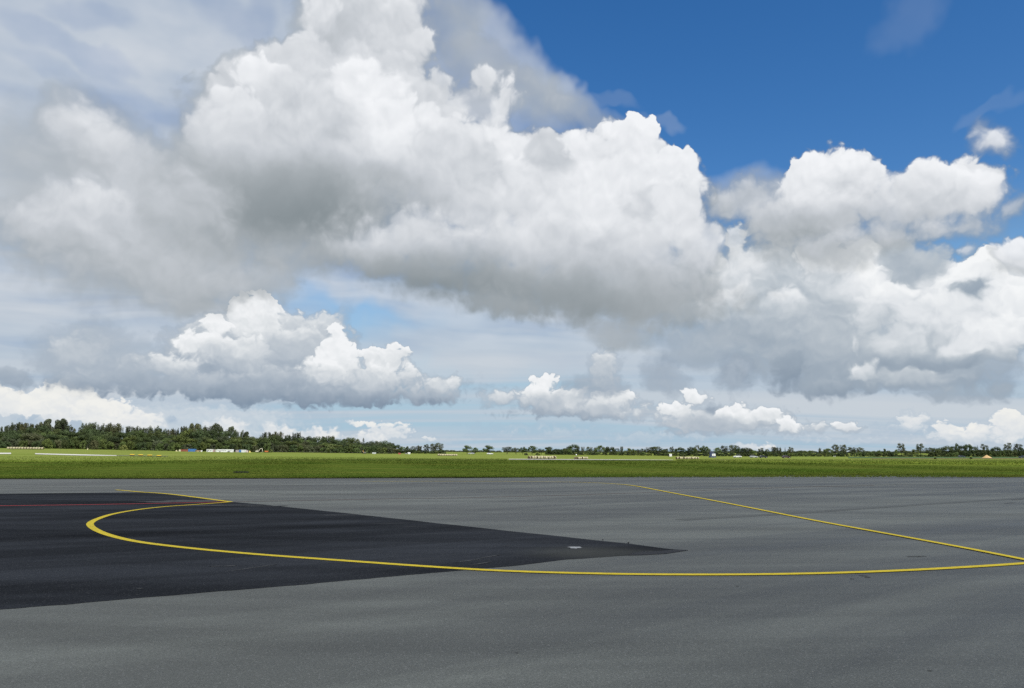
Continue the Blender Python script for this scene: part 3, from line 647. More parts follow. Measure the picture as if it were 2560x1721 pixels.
# ---- the ground: one sheet from under the apron to the horizon
bm = bmesh.new()
angs = []
n_front, n_back = 420, 60
for i in range(n_front + 1): angs.append(AMIN + (AMAX - AMIN) * i / n_front)
for i in range(1, n_back): angs.append(AMAX + (2 * math.pi - (AMAX - AMIN)) * i / n_back)
rings = []
for ai, a in enumerate(angs):
    e = edge_y(min(max(a, AMIN + 1e-6), AMAX - 1e-6)) if a <= AMAX else None
    if e is None:
        e = 160.0; cosa = 1.0
    else:
        cosa = math.cos(a)
    col_ = []
    w = random.uniform(-0.12, 0.12) + 0.25 * math.sin(a * 90) * random.random()
    offs = [(-0.5, -0.05), (0.0 + w, -0.05), (0.06 + w, 0.075), (0.5, 0.075), (1.5, 0.08)]
    Rl = [(20, -0.05)] + [((e + o) / cosa, z) for o, z in offs]
    last = Rl[-1][0]
    for k in range(1, 161):
        Rl.append((last * (9500 / last) ** ((k / 160) ** 1.1), None))
    for r, z in Rl:
        x, y = r * math.sin(a), r * math.cos(a)
        if z is None:
            zz = zfield(x, y) if y > 60 else 0.0
            z = zz + 0.08
            if 70 < y < 190: z += 0.05 * math.sin(x * 0.21 + y * 0.05) * math.sin((y - 70) / 120 * math.pi)
        col_.append(bm.verts.new((x, y, z)))
    rings.append(col_)
c0 = bm.verts.new((0, 0, -0.05))
N = len(rings)
for i in range(N):
    A, B = rings[i], rings[(i + 1) % N]
    bm.faces.new((c0, A[0], B[0])).normal_flip()
    for k in range(len(A) - 1):
        f = bm.faces.new((A[k], B[k], B[k + 1], A[k + 1]))
        f.normal_flip()
        if k == 2: f.material_index = 1
bmesh.ops.recalc_face_normals(bm, faces=bm.faces)
gr = structure(link_mesh("grass_field", bm, [M_GRASS, M_SOIL], smooth=True))

# ---- apron
def sheet(name, pts, z, mat, kind='structure'):
    bm = bmesh.new()
    vs = [bm.verts.new((p[0], p[1], z)) for p in pts]
    f = bm.faces.new(vs)
    bmesh.ops.triangulate(bm, faces=[f])
    bmesh.ops.recalc_face_normals(bm, faces=bm.faces)
    if bm.faces[:][0].normal.z < 0: bmesh.ops.reverse_faces(bm, faces=bm.faces[:])
    return structure(link_mesh(name, bm, mat), kind)
fine_edge = []
for i in range(141):
    a = AMIN + 1e-5 + (AMAX - AMIN - 2e-5) * i / 140
    e = edge_y(a) + 0.02
    fine_edge.append((e * math.tan(a), e))
apron = sheet("apron", [(fine_edge[0][0], -140), (fine_edge[-1][0], -140)] + fine_edge[::-1], 0.0, M_ASPH)

def smooth_path(pts, n=14, it=2):
    """quadratic B-spline through ground points (keeps the ends)"""
    P = [Vector((*p, 0)) for p in pts]
    for _ in range(it):      # corner cutting
        Q = [P[0]]
        for a, b in zip(P, P[1:]):
            Q += [a * 0.75 + b * 0.25, a * 0.25 + b * 0.75]
        Q.append(P[-1])
        P = Q
    return P
def stripe(name, px_pts, width, z, mat, it=3):
    P = smooth_path([ground_pt(*p) for p in px_pts], it=it)
    bm = bmesh.new()
    prev = None
    for i, p in enumerate(P):
        a, b = P[max(0, i - 1)], P[min(len(P) - 1, i + 1)]
        d = (b - a).normalized()
        nrm = Vector((-d.y, d.x, 0)) * width / 2
        cur = (bm.verts.new((p.x - nrm.x, p.y - nrm.y, z)), bm.verts.new((p.x + nrm.x, p.y + nrm.y, z)))
        if prev: bm.faces.new((prev[0], cur[0], cur[1], prev[1]))
        prev = cur
    bmesh.ops.recalc_face_normals(bm, faces=bm.faces)
    if bm.faces[:][0].normal.z < 0: bmesh.ops.reverse_faces(bm, faces=bm.faces[:])
    return structure(link_mesh(name, bm, mat))
def rough_line(pts, amp, step=0.6):
    out = []
    for (x0, y0), (x1, y1) in zip(pts, pts[1:]):
        L = math.hypot(x1 - x0, y1 - y0); k = max(1, int(L / step))
        for i in range(k):
            s = i / k
            j = random.gauss(0, amp)
            out.append((x0 + (x1 - x0) * s - (y1 - y0) / L * j, y0 + (y1 - y0) * s + (x1 - x0) / L * j))
    return out + [pts[-1]]
PATCH_TOP = [(-700, 1239), (0, 1234.9), (307, 1232), (351, 1232), (406, 1235), (477, 1244), (576, 1255), (658, 1262), (856, 1282.6), (1097, 1309), (1280, 1329), (1406, 1342), (1505, 1353), (1571, 1360), (1659, 1372), (1713, 1376.8)]
PATCH_LOW = [(1713, 1376.8), (1650, 1383), (1571, 1389), (1417, 1400), (1280, 1416), (1152, 1427), (1020, 1438), (768, 1461), (549, 1479), (351, 1495.5), (165, 1512), (0, 1524), (-700, 1588)]
top_g = rough_line([ground_pt(*p) for p in PATCH_TOP], 0.012)
low_g = rough_line([ground_pt(*p) for p in PATCH_LOW], 0.014, 0.2)
sheet("asphalt_patch", top_g[:-1] + low_g, 0.004, M_DARK)
TIP = [(1571, 1389.5), (1583, 1383), (1606, 1380.5), (1655, 1378.5), (1690, 1374.6), (1722, 1376.6), (1700, 1380), (1664, 1385.5), (1620, 1388)]
sheet("tar_patch", [ground_pt(*p) for p in TIP], 0.008, M_TAR)

LINE_MAIN = [(577, 1255.7), (530, 1259.3), (492, 1262), (403, 1268), (336, 1276), (280, 1286), (246, 1297), (224, 1308), (226, 1317), (243, 1328), (275, 1340.5), (336, 1355), (425, 1366.5), (514, 1376), (626, 1386), (700, 1391.7), (900, 1406), (1097, 1420), (1280, 1430.3), (1499, 1436), (1664, 1438.2), (1883, 1438), (2103, 1434), (2322, 1425), (2560, 1410.4), (2760, 1394), (3000, 1372)]
LINE_TOP = [(290, 1225.6), (320, 1228), (352, 1231.2), (380, 1232.6), (416, 1235.3), (458, 1240), (514, 1247.5), (578, 1256)]
LINE_RIGHT = [(900, 1204.5), (1190, 1204), (1400, 1205.5), (1480, 1207.5), (1540, 1210.5), (1590, 1215.5), (1664, 1230.3), (1801, 1255.7), (1911, 1277.7), (2048, 1305), (2213, 1334.9), (2405, 1370), (2560, 1400.5), (2640, 1417)]
stripe("taxiway_line", LINE_MAIN, 0.205, 0.0125, M_YEL)
stripe("taxiway_line", LINE_TOP, 0.235, 0.0165, M_YEL)
stripe("taxiway_line", LINE_RIGHT, 0.185, 0.0205, M_YEL)
stripe("boundary_line", [(-600, 1271), (0, 1265.5), (300, 1261.2), (576, 1255.3)], 0.26, 0.0085, M_RED, it=2)
stripe("boundary_line", [(576, 1255.3), (850, 1250), (1280, 1243), (1587, 1233), (1982, 1218.5), (2185, 1214.5)], 0.20, 0.0065, M_REDF, it=2)
# dark joint between two lanes of paving, and a fainter one
stripe("paving_joint", [(-400, 1224), (0, 1220.5), (640, 1215), (1280, 1208), (1700, 1200.5), (2100, 1195), (2560, 1194)], 0.32, 0.0045, mottled("joint_tar", (0.078, 0.082, 0.072), 0.5, 0.8), it=2)
stripe("paving_joint", [(700, 1238), (1280, 1231), (1800, 1222), (2300, 1211), (2700, 1206)], 0.10, 0.0047, mottled("joint_tar_faint", (0.095, 0.100, 0.088), 0.5, 0.8), it=2)
stripe("tyre_mark", [(1700, 1300), (2000, 1283), (2150, 1272), (2420, 1254), (2700, 1238)], 0.55, 0.0049, mottled("tyre_rubber", (0.092, 0.097, 0.086), 0.15, 0.6), it=2)

def blotch(name, px, py, w, d, mat, z, rz=0.0, seed=0):
    """small irregular flat mark: w metres across, d metres deep"""
    r = random.Random(seed)
    x, y = ground_pt(px, py)
    pts = []
    for k in range(16):
        a = 2 * math.pi * k / 16
        q = 1 + r.uniform(-0.3, 0.3)
        u, v = math.cos(a) * w / 2 * q, math.sin(a) * d / 2 * q
        pts.append((x + u * math.cos(rz) - v * math.sin(rz), y + u * math.sin(rz) + v * math.cos(rz)))
    sheet(name, pts, z, mat)
blotch("paint_spot", 1437, 1370, 0.31, 0.36, M_WHITE, 0.009, 0.1, 1)
for i, (px, py, w, d, rz) in enumerate([(630, 1421, 0.05, 1.1, -0.62), (575, 1416, 0.25, 0.10, 0.5), (540, 1417, 0.2, 0.08, 0.3), (1170, 1403, 0.07, 0.9, -0.7), (1228, 1392, 0.06, 0.7, -0.6),
                                          (455, 1254, 3.5, 1.6, 0.3), (545, 1264, 3.0, 0.5, 0.1), (660, 1266, 1.8, 0.35, 0.1), (848, 1289, 1.4, 0.3, 0.1), (350, 1473, 0.12, 0.06, 0.2), (1205, 1410, 0.06, 0.7, -0.7), (1265, 1366, 0.2, 0.06, 0.05)]):
    blotch("scuff_mark", px, py, w, d, M_SCUFF, 0.0088 + i * 0.0003, rz, 20 + i)
M_STAIN = mottled("oil_stain", (0.065, 0.068, 0.062), 0.4, 5.0, 0.75)
for i, (px, py, w, d, rz) in enumerate([(2545, 1249, 0.25, 1.6, -0.9), (2524, 1258, 0.25, 0.9, -0.9), (2284, 1392, 0.28, 0.16, 0), (2306, 1391, 0.15, 0.1, 0), (2160, 1440, 0.14, 0.12, 0), (2170, 1444, 0.12, 0.1, 0.3), (2131, 1448, 0.08, 0.07, 0), (2325, 1678, 0.055, 0.03, 0), (1843, 1466, 0.05, 0.05, 0), (1292, 1633, 0.05, 0.03, 0)]):
    blotch("oil_stain", px, py, w, d, M_STAIN, 0.005 + i * 0.0003, rz, 60 + i)
M_CLOD = mottled("clod", (0.05, 0.05, 0.05), 0.3, 5.0)
for i, (px, py, s) in enumerate([(1507, 1351.5, 0.024), (1571, 1359, 0.030)]):
    bm = bmesh.new()
    bmesh.ops.create_icosphere(bm, subdivisions=1, radius=s)
    for v in bm.verts: v.co = v.co * random.uniform(0.7, 1.2); v.co.z = v.co.z * 0.7 + s * 0.5
    x, y = ground_pt(px, py)
    o = link_mesh("clod", bm, M_CLOD); o.location = (x, y, 0.005)
    tag(o, ["small dark clod on the upper edge of the black asphalt patch", "second dark clod, nearer the tip of the black asphalt patch"][i], "clod", "clods on the patch edge")

# ---- runway beyond the verge: pale concrete showing between the grass
def draped(name, px0, px1, rows, mat, lift=0.2, n=24):
    bm = bmesh.new()
    prev = None
    for i in range(n + 1):
        t = i / n
        px = px0 + (px1 - px0) * t
        r0, r1 = rows(t)
        cur = []
        for j in range(5):
            D = depth_of_row(px, r0 + (r1 - r0) * j / 4)
            cur.append(bm.verts.new(at(px, D, lift)))
        if prev:
            for j in range(4): bm.faces.new((prev[j], cur[j], cur[j + 1], prev[j + 1]))
        prev = cur
    bmesh.ops.recalc_face_normals(bm, faces=bm.faces)
    if sum(f.normal.z for f in bm.faces) < 0: bmesh.ops.reverse_faces(bm, faces=bm.faces[:])
    return structure(link_mesh(name, bm, mat, smooth=True))
draped("runway", -60, 28, lambda t: (1136.6, 1133.4), M_RUNWAY)
draped("runway", 88, 292, lambda t: (1137.0 + 4.2 * t + 0.9 * math.sin(t * 3.1), 1134.6 + 5.2 * t), M_RUNWAY)
draped("runway", 1272, 1682, lambda t: (1150.6 + 1.5 * t + 0.7 * math.sin(t * 3.1), 1149.0 + 2.6 * t), M_RUNWAY, 0.2)
M_DRY = mottled("dry_grass", (0.21, 0.20, 0.10), 0.25, 0.1, 1.0, 0.1)
draped("dry_strip", 1785, 1825, lambda t: (1152.2, 1151.2), M_DRY, 0.2)
draped("dry_strip", 292, 420, lambda t: (1141.4 + 1.2 * t, 1139.4 + 2.0 * t), mottled("grey_grass", (0.15, 0.165, 0.095), 0.25, 0.1, 1.0, 0.1), 0.2)
draped("dry_strip", 2180, 2560, lambda t: (1148.6, 1147.0), mottled("straw_grass", (0.165, 0.155, 0.055), 0.3, 0.05, 1.0, 0.1), 0.2)
draped("crop_field", 2120, 2700, lambda t: (1146.6, 1143.5), mottled("crop", (0.060, 0.105, 0.040), 0.15, 0.05, 1.0, 0.1), 0.2)

# ---- the cloud overhead whose shadow lies on the apron and the near grass
shade_edge = [(-500, 1158), (0, 1156), (300, 1154), (640, 1150.2), (1000, 1148.6), (1280, 1150.3), (1640, 1151.8), (2000, 1157.5), (2350, 1165.5), (2560, 1168), (3000, 1172)]
edge_g = [at(px, depth_of_row(px, row)) for px, row in shade_edge]
CLOUD_H = 900.0
bm = bmesh.new()
rnd = random.Random(3)
def lobe(x, y, r, flat=0.55):
    k = CLOUD_H / sun_dir.z
    cx, cy, cz = x + sun_dir.x * k, y + sun_dir.y * k, CLOUD_H
    M = Matrix.Translation((cx, cy, cz + rnd.uniform(-10, 10))) @ Matrix.Diagonal((r, r, r * flat, 1))
    vs = bmesh.ops.create_icosphere(bm, subdivisions=3, radius=1.0, matrix=M)['verts']
    for v in vs:
        d = (v.co - Vector((cx, cy, cz)))
        v.co += d * 0.06 * math.sin(d.x * 0.21 + r) * math.cos(d.y * 0.17 + d.z * 0.2)
for a, b in zip(edge_g, edge_g[1:]):
    k = max(1, int((b - a).length / 7))
    nrm = Vector((-(b - a).y, (b - a).x, 0)).normalized()      # points away from the shade
    for i in range(k):
        p = a + (b - a) * (i / k)
        r = rnd.uniform(10, 17)
        q = p - nrm * (r * 1.15 + rnd.choice((0, 0, 3, 8, 14)))
        lobe(q.x, q.y, r)
        q = p - nrm * (r * 1.1 + 22 + rnd.uniform(0, 6))
        lobe(q.x, q.y, 19)
def edge_at(x):
    for p, q in zip(edge_g, edge_g[1:]):
        if p.x <= x <= q.x: return p.y + (q.y - p.y) * (x - p.x) / (q.x - p.x)
    return edge_g[0].y if x < edge_g[0].x else edge_g[-1].y
for ix in range(-11, 12):
    x = ix * 30
    y = min(edge_at(x), edge_at(x - 26), edge_at(x + 26)) - 62
    while y > -260:
        lobe(x + rnd.uniform(-5, 5), y + rnd.uniform(-4, 4), rnd.uniform(40, 46))
        y -= 30
cl = structure(link_mesh("cloud", bm, mottled("cloud_white", (0.85, 0.85, 0.86), 0.03, 0.01, 1.0, 0.0), smooth=True))

# ---- tufts: ragged blades over the verge and the meadow, one mass nobody could count
def tufts(name, n, d0, d1, h, w, power, seed):
    rg = np.random.default_rng(seed)
    px = rg.uniform(-60, 2620, n)
    u = rg.random(n) ** power
    V_ = np.zeros((n * 9, 3), np.float32)
    for i in range(n):
        x0 = (px[i] - 1280) / F * COSP
        D0 = d0 if d0 else edge_y(math.atan(x0)) + 0.1
        D = D0 + (d1 - D0) * u[i]
        x, y = x0 * D, D
        if (px[i] < 296 and D > 270) or (1268 < px[i] < 1690 and D > 190): continue      # the runway is bare
        z = zfield(x, y) + 0.06
        for k in range(3):
            a = rg.uniform(0, 6.283); c, s_ = math.cos(a) * w, math.sin(a) * w
            ox, oy = rg.normal(0, w * 1.5, 2)
            hh = h * rg.uniform(0.45, 1.25)
            V_[i * 9 + k * 3] = (x + ox - c, y + oy - s_, z)
            V_[i * 9 + k * 3 + 1] = (x + ox + c, y + oy + s_, z)
            V_[i * 9 + k * 3 + 2] = (x + ox + rg.normal(0, h * 0.35), y + oy + rg.normal(0, h * 0.35), z + hh)
    V_ = V_.reshape(n, 27)[np.abs(V_.reshape(n, 27)).sum(1) > 0].reshape(-1, 3)
    n = len(V_) // 9
    me = bpy.data.meshes.new(name)
    me.vertices.add(n * 9); me.vertices.foreach_set("co", V_.ravel())
    me.loops.add(n * 9); me.loops.foreach_set("vertex_index", np.arange(n * 9, dtype=np.int32))
    me.polygons.add(n * 3); me.polygons.foreach_set("loop_start", np.arange(0, n * 9, 3, dtype=np.int32))
    me.update(calc_edges=True); me.validate()
    me.materials.append(M_GRASS)
    o = bpy.data.objects.new(name, me)
    COL.objects.link(o)
    return structure(o, 'stuff')
tufts("mown_grass", 52000, None, 150, 0.085, 0.032, 1.35, 1)
tufts("grass_edge", 9000, None, 69, 0.12, 0.03, 1.0, 2)
tufts("meadow_grass", 26000, 140, 330, 0.22, 0.09, 1.0, 3)
# ------------------------------------------------------------------ trees
def foliage(name, ca, cb):
    m, G, b = material(name, ca, 0.75, 0.15)
    oi = G.n('ShaderNodeObjectInfo')
    co = G.n('ShaderNodeTexCoord').outputs['Object']
    nz = G.noise(co, 0.5, 3.0, 0.6)
    nf = G.noise(co, 2.6, 1.0, 0.6)
    c = G.mixc(G.remap(nz, 0.35, 0.65, 0, 1), (*ca, 1), (*cb, 1))
    c = G.vmath('SCALE', c, scale=G.remap(oi.outputs['Random'], 0, 1, 0.62, 1.35))
    c = G.vmath('SCALE', c, scale=G.remap(nf, 0.3, 0.7, 0.74, 0.92))
    warm = G.math('FRACT', G.math('MULTIPLY', oi.outputs['Random'], 7.31))
    c = G.mixc(G.remap(warm, 0.55, 1.0, 0, 0.5), c, (ca[0] * 1.7, ca[1] * 1.25, ca[2] * 0.9, 1))
    G.put(b.inputs['Base Color'], c)
    b.inputs['Subsurface Weight'].default_value = 0.0
    return m
F_GREEN = foliage("leaves_green", (0.070, 0.105, 0.032), (0.110, 0.150, 0.050))
F_DARK = foliage("leaves_dark", (0.045, 0.070, 0.028), (0.072, 0.100, 0.040))
F_GREY = foliage("leaves_grey", (0.066, 0.082, 0.042), (0.100, 0.118, 0.064))
F_PALE = foliage("leaves_pale", (0.130, 0.165, 0.055), (0.190, 0.225, 0.085))
F_FAR = foliage("leaves_far", (0.045, 0.068, 0.040), (0.062, 0.088, 0.050))  # softening of distant air put into the leaf colour
M_BARK = mottled("bark", (0.050, 0.042, 0.032), 0.3, 2.0, 0.95)
M_BARKP = mottled("bark_pale", (0.12, 0.11, 0.08), 0.3, 2.0, 0.95)

def leaf_clump(bm, c, rad, n, size, rnd, squash=0.8):
    for _ in range(n):
        d = Vector((rnd.gauss(0, 1), rnd.gauss(0, 1), rnd.gauss(0, 1))).normalized()
        q = rad * rnd.uniform(0.72, 1.0)
        p = c + Vector((d.x * q, d.y * q, d.z * q * squash))
        nrm = (d + Vector((rnd.uniform(-.55, .55), rnd.uniform(-.55, .55), rnd.uniform(-.2, .6)))).normalized()
        s = nrm.cross(Vector((rnd.uniform(-1, 1), rnd.uniform(-1, 1), rnd.uniform(-1, 1)))).normalized()
        t = nrm.cross(s)
        w, h = size * rnd.uniform(0.6, 1.2), size * rnd.uniform(0.5, 1.0)
        bm.faces.new([bm.verts.new(p + s * (a * w) + t * (b * h)) for a, b in ((-.5, -.35), (.1, -.5), (.5, .1), (-.1, .5))])

ASPECT = {'round': 1.15, 'dense': 1.12, 'plume': 2.0, 'sparse': 1.6, 'bush': 0.75, 'conifer': 2.6}
def make_tree(kind, seed):
    """unit tree: 1 high, roughly 1 wide (scaled on placing); returns crown mesh, trunk mesh"""
    r = random.Random(seed)
    crown, trunk = bmesh.new(), bmesh.new()
    lumps = []
    if kind == 'round':          # broad deciduous crown on a short trunk
        base, n = 0.22, 22
        for i in range(n):
            z = r.uniform(0.26, 0.93)
            w = 0.46 * math.sin(math.pi * min(1, max(0.08, (z - 0.10) / 0.94)) ** 0.85)
            a, q = r.uniform(0, 6.28), w * math.sqrt(r.uniform(0.25, 1))
            lumps.append((Vector((math.cos(a) * q, math.sin(a) * q, z)), r.uniform(0.12, 0.20)))
        lp, ls, sq = 110, 0.058, 0.85
    elif kind == 'dense':        # filled to the ground
        base = 0.06
        for i in range(26):
            z = r.uniform(0.06, 0.94)
            w = 0.48 * (1 - max(0, (z - 0.35) / 0.65) ** 2.2) ** 0.5 + 0.02
            a, q = r.uniform(0, 6.28), w * math.sqrt(r.uniform(0.25, 1))
            lumps.append((Vector((math.cos(a) * q, math.sin(a) * q, z)), r.uniform(0.13, 0.21)))
        lp, ls, sq = 125, 0.060, 0.85
    elif kind == 'plume':        # upright poplar-like plumes with a feathered top
        base = 0.12
        for i in range(15):
            a, q = r.uniform(0, 6.28), 0.38 * math.sqrt(r.uniform(0.05, 1))
            top = r.uniform(0.84, 1.0) - q * 0.22
            x, y = math.cos(a) * q, math.sin(a) * q
            z = r.uniform(0.25, 0.35)
            while z < top:
                s = (z - 0.25) / (top - 0.25)
                f = 0.65 + 0.5 * s
                lumps.append((Vector((x * f + r.uniform(-.02, .02), y * f + r.uniform(-.02, .02), z)), 0.10 * (1 - 0.42 * s)))
                z += 0.05
        lp, ls, sq = 22, 0.058, 1.25
    elif kind == 'sparse':       # tall bare trunk, airy crown one can see through
        base = 0.34
        for i in range(34):
            z = r.uniform(0.34, 0.94)
            w = 0.42 * math.sin(math.pi * min(1, max(0.1, (z - 0.22) / 0.84))) ** 0.7
            a, q = r.uniform(0, 6.28), w * math.sqrt(r.uniform(0.2, 1))
            lumps.append((Vector((math.cos(a) * q, math.sin(a) * q, z)), r.uniform(0.11, 0.17)))
        lp, ls, sq = 64, 0.060, 0.9
    elif kind == 'bush':
        base = 0.02
        for i in range(30):
            z = r.uniform(0.05, 0.85)
            w = 0.48 * math.sqrt(max(0.02, 1 - z * z * 1.15))
            a, q = r.uniform(0, 6.28), w * math.sqrt(r.uniform(0.15, 1))
            lumps.append((Vector((math.cos(a) * q, math.sin(a) * q, z)), r.uniform(0.11, 0.18)))
        lp, ls, sq = 60, 0.075, 0.85
    else:                        # conifer
        base = 0.10
        for i in range(24):
            z = 0.10 + 0.88 * i / 23
            w = 0.42 * (1 - (z - 0.08) / 0.94) + 0.02
            for k in range(3):
                a = r.uniform(0, 6.28)
                lumps.append((Vector((math.cos(a) * w * 0.7, math.sin(a) * w * 0.7, z - 0.03)), 0.045 + w * 0.22))
        lp, ls, sq = 26, 0.055, 0.6
    ar = ASPECT[kind]
    lumps = [(Vector((c.x, c.y, c.z * ar)), rad * (1.0 if kind != 'plume' else 1.15)) for c, rad in lumps]
    base *= ar
    for c, rad in lumps:
        leaf_clump(crown, c, rad, lp, ls, r, sq)
    top = ar * (0.9 if kind in ('plume', 'conifer') else 0.62)
    w0 = 0.030 if kind != 'bush' else 0.02
    tube(trunk, [(0, 0, -0.03), (r.uniform(-.01, .01), 0, base * 0.5), (r.uniform(-.02, .02), r.uniform(-.02, .02), base + 0.1), (r.uniform(-.03, .03), 0, top)], [w0 * 1.25, w0, w0 * 0.8, w0 * 0.25], 7)
    for c, rad in r.sample(lumps, min(9, len(lumps))):
        st = Vector((0, 0, max(base * 0.9, c.z * 0.55)))
        tube(trunk, [st, st.lerp(c, 0.5) + Vector((0, 0, -0.02)), c], [w0 * 0.42, w0 * 0.28, w0 * 0.1], 5)
    return crown, trunk
TREE = {}
def tree_meshes(kind, variant, leaf, bark):
    key = (kind, variant, leaf.name)
    if key not in TREE:
        cb, tb = make_tree(kind, sum(map(ord, kind)) * 31 + variant)
        out = []
        for nm, b_, m_ in (("crown", cb, leaf), ("trunk", tb, bark)):
            me = bpy.data.meshes.new(kind + "_" + nm)
            b_.to_mesh(me); b_.free(); me.materials.append(m_)
            out.append(me)
        TREE[key] = out
    return TREE[key]
tr = random.Random(11)
def plant(name, label, cat, px, D, width_px, height_px, kind, variant, leaf, group=None, bark=None, sink=0.0):
    s = D / F
    loc = at(px, D, -sink)
    t = thing(name, label, cat, loc, tr.uniform(0, 6.28), group)
    w, h = width_px * s, height_px * s
    for nm, me in zip(("crown", "trunk"), tree_meshes(kind, variant, leaf, bark or M_BARK)):
        o = bpy.data.objects.new(nm, me)
        COL.objects.link(o)
        o.parent = t
        o.scale = (w, w, h / ASPECT[kind])
    return t
def plant_to(name, label, cat, px, D, width_px, top_row, kind, variant, leaf, group=None, bark=None):
    """tree whose top reaches top_row"""
    p = at(px, D)
    h = (CAMH + D * slope(top_row) - p.z) / (D / F)
    return plant(name, label, cat, px, D, width_px, h, kind, variant, leaf, group, bark)

ORD = ["first", "second", "third", "fourth", "fifth", "sixth", "seventh", "eighth", "ninth", "tenth", "eleventh", "twelfth", "thirteenth", "fourteenth", "fifteenth", "sixteenth", "seventeenth", "eighteenth", "nineteenth", "twentieth"]
for tens in ("twenty", "thirty", "forty", "fifty", "sixty", "seventy", "eighty", "ninety"):
    base_n = {"twenty": 20, "thirty": 30, "forty": 40, "fifty": 50, "sixty": 60, "seventy": 70, "eighty": 80, "ninety": 90}[tens]
    if len(ORD) < base_n: ORD.append(tens[:-1] + "ieth")
    for k in range(9): ORD.append(tens + "-" + ORD[k])
    
TONE = {"leaves_green": "green", "leaves_dark": "dark", "leaves_grey": "grey-green"}
COUNT = {}
def nth(text):
    """text with the place of the plant among its like, counted from the left"""
    COUNT[text] = COUNT.get(text, 0) + 1
    return f"{text}, {ORD[COUNT[text] - 1]} from left"
# -- the wood on the left: skyline trees
SKY = [(6, 1063, 18, 'plume'), (22, 1058, 18, 'plume'), (35, 1051, 20, 'plume'), (48, 1053, 20, 'plume'), (60, 1052, 20, 'plume'), (90, 1056, 22, 'plume'), (104, 1049, 26, 'round'), (120, 1047, 28, 'round'), (138, 1050, 26, 'round'), (152, 1048, 24, 'round'), (165, 1058, 16, 'plume'), (177, 1066, 12, 'sparse'),
       (212, 1053, 22, 'plume'), (226, 1051, 22, 'plume'), (241, 1054, 22, 'plume'), (266, 1058, 20, 'plume'), (279, 1054, 24, 'plume'), (292, 1060, 20, 'plume'), (322, 1062, 24, 'plume'), (340, 1064, 18, 'plume'), (361, 1064, 18, 'plume'), (383, 1060, 22, 'plume'), (403, 1069, 18, 'dense'), (424, 1068, 16, 'plume'), (436, 1066, 12, 'plume'),
       (457, 1060, 20, 'plume'), (473, 1058, 20, 'round'), (494, 1059, 24, 'round'), (522, 1060, 24, 'plume'), (538, 1060, 24, 'round'), (574, 1066, 22, 'round'), (595, 1071, 20, 'plume'), (618, 1079, 22, 'round'), (654, 1086, 10, 'plume'), (667, 1078, 18, 'plume'), (681, 1077, 18, 'plume'), (695, 1076, 16, 'plume'), (718, 1083, 10, 'plume'), (741, 1079, 14, 'plume'), (749, 1078, 9, 'conifer'),
       (762, 1089, 24, 'dense'), (778, 1092, 20, 'dense'), (795, 1093, 22, 'dense'), (821, 1086, 22, 'plume'), (846, 1097, 22, 'dense'), (870, 1096, 22, 'dense'), (888, 1094, 24, 'round'), (908, 1094, 12, 'conifer'), (925, 1104, 20, 'dense'), (942, 1102, 20, 'round'), (960, 1103, 22, 'dense'), (978, 1108, 16, 'round'), (990, 1113, 16, 'dense')]
for i, (px, top, w, kind) in enumerate(SKY):
    look = {'plume': 'upright feathery tree', 'round': 'broad round tree', 'sparse': 'airy see-through tree', 'dense': 'dense dark tree', 'conifer': 'narrow pointed conifer'}[kind]
    leaf = F_DARK if kind in ('dense', 'conifer') else F_GREY
    plant_to({'conifer': "conifer"}.get(kind, "tree"), f"{look}, {ORD[i]} crown from the left along the skyline of the wood", "tree",
             px, 556 + tr.uniform(-8, 10), w * (1.75 if kind == 'plume' else 1.6), top, kind, tr.randrange(3), leaf, "skyline trees of the wood")
# -- middle and front rows
def skyline(px):
    pts = [(s[0], s[1]) for s in SKY]
    if px <= pts[0][0]: return pts[0][1]
    for a, b in zip(pts, pts[1:]):
        if a[0] <= px <= b[0]: return a[1] + (b[1] - a[1]) * (px - a[0]) / (b[0] - a[0])
    return pts[-1][1]
def place_name(px):
    if px < 120: return "behind the left-hand bales"
    if px < 310: return "between left-hand bales and yellow boards"
    if px < 430: return "behind the yellow boards"
    if px < 600: return "behind the containers and white trailer"
    if px < 690: return "behind the cream excavator"
    if px < 830: return "behind the fence's left half"
    return "behind the fence's right half"
for row, (D, step, lo, wid) in enumerate([(536, 17, 19, 40), (516, 15, 34, 36)]):
    px = -8 + row * 9
    while px < 985:
        base_row = row_at(px, D)
        full = base_row - skyline(px)
        top = base_row - max(14, full * (0.72 if row == 0 else 0.50) + tr.uniform(-5, 5))
        leaf = tr.choice([F_GREEN, F_GREEN, F_DARK, F_GREY] if row else [F_GREEN, F_DARK, F_DARK])
        plant_to("tree", nth(f"{TONE[leaf.name]} {'middle' if row == 0 else 'lower'}-canopy tree of the wood {place_name(px)}"), "tree", px, D + tr.uniform(-6, 6), wid * tr.uniform(0.85, 1.25),
                 top, 'dense', tr.randrange(4), leaf, f"{'middle' if row == 0 else 'lower'} canopy, {place_name(px)}")
        px += step * tr.uniform(0.8, 1.2)
px = -6
while px < 985:
    D = 500
    h = tr.uniform(16, 27) * (0.8 if px > 700 else 1)
    leaf = tr.choice([F_GREEN, F_GREEN, F_GREY, F_DARK])
    plant("shrub", nth(f"low {TONE[leaf.name]} shrub at the wood's foot {place_name(px)}"), "shrub", px, D + tr.uniform(-5, 5), tr.uniform(18, 28), h, 'bush', tr.randrange(3),
          leaf, f"shrubs at the foot of the wood, {place_name(px)}")
    px += 15 * tr.uniform(0.8, 1.25)
plant("shrub", "round grey-green shrub standing forward of the wood beside the pale post", "shrub", 236, 488, 26, 24, 'bush', 1, F_GREY)
plant("shrub", "low yellow-green shrub at the wood's edge left of the yellow boards", "shrub", 308, 488, 20, 14, 'bush', 2, F_PALE)
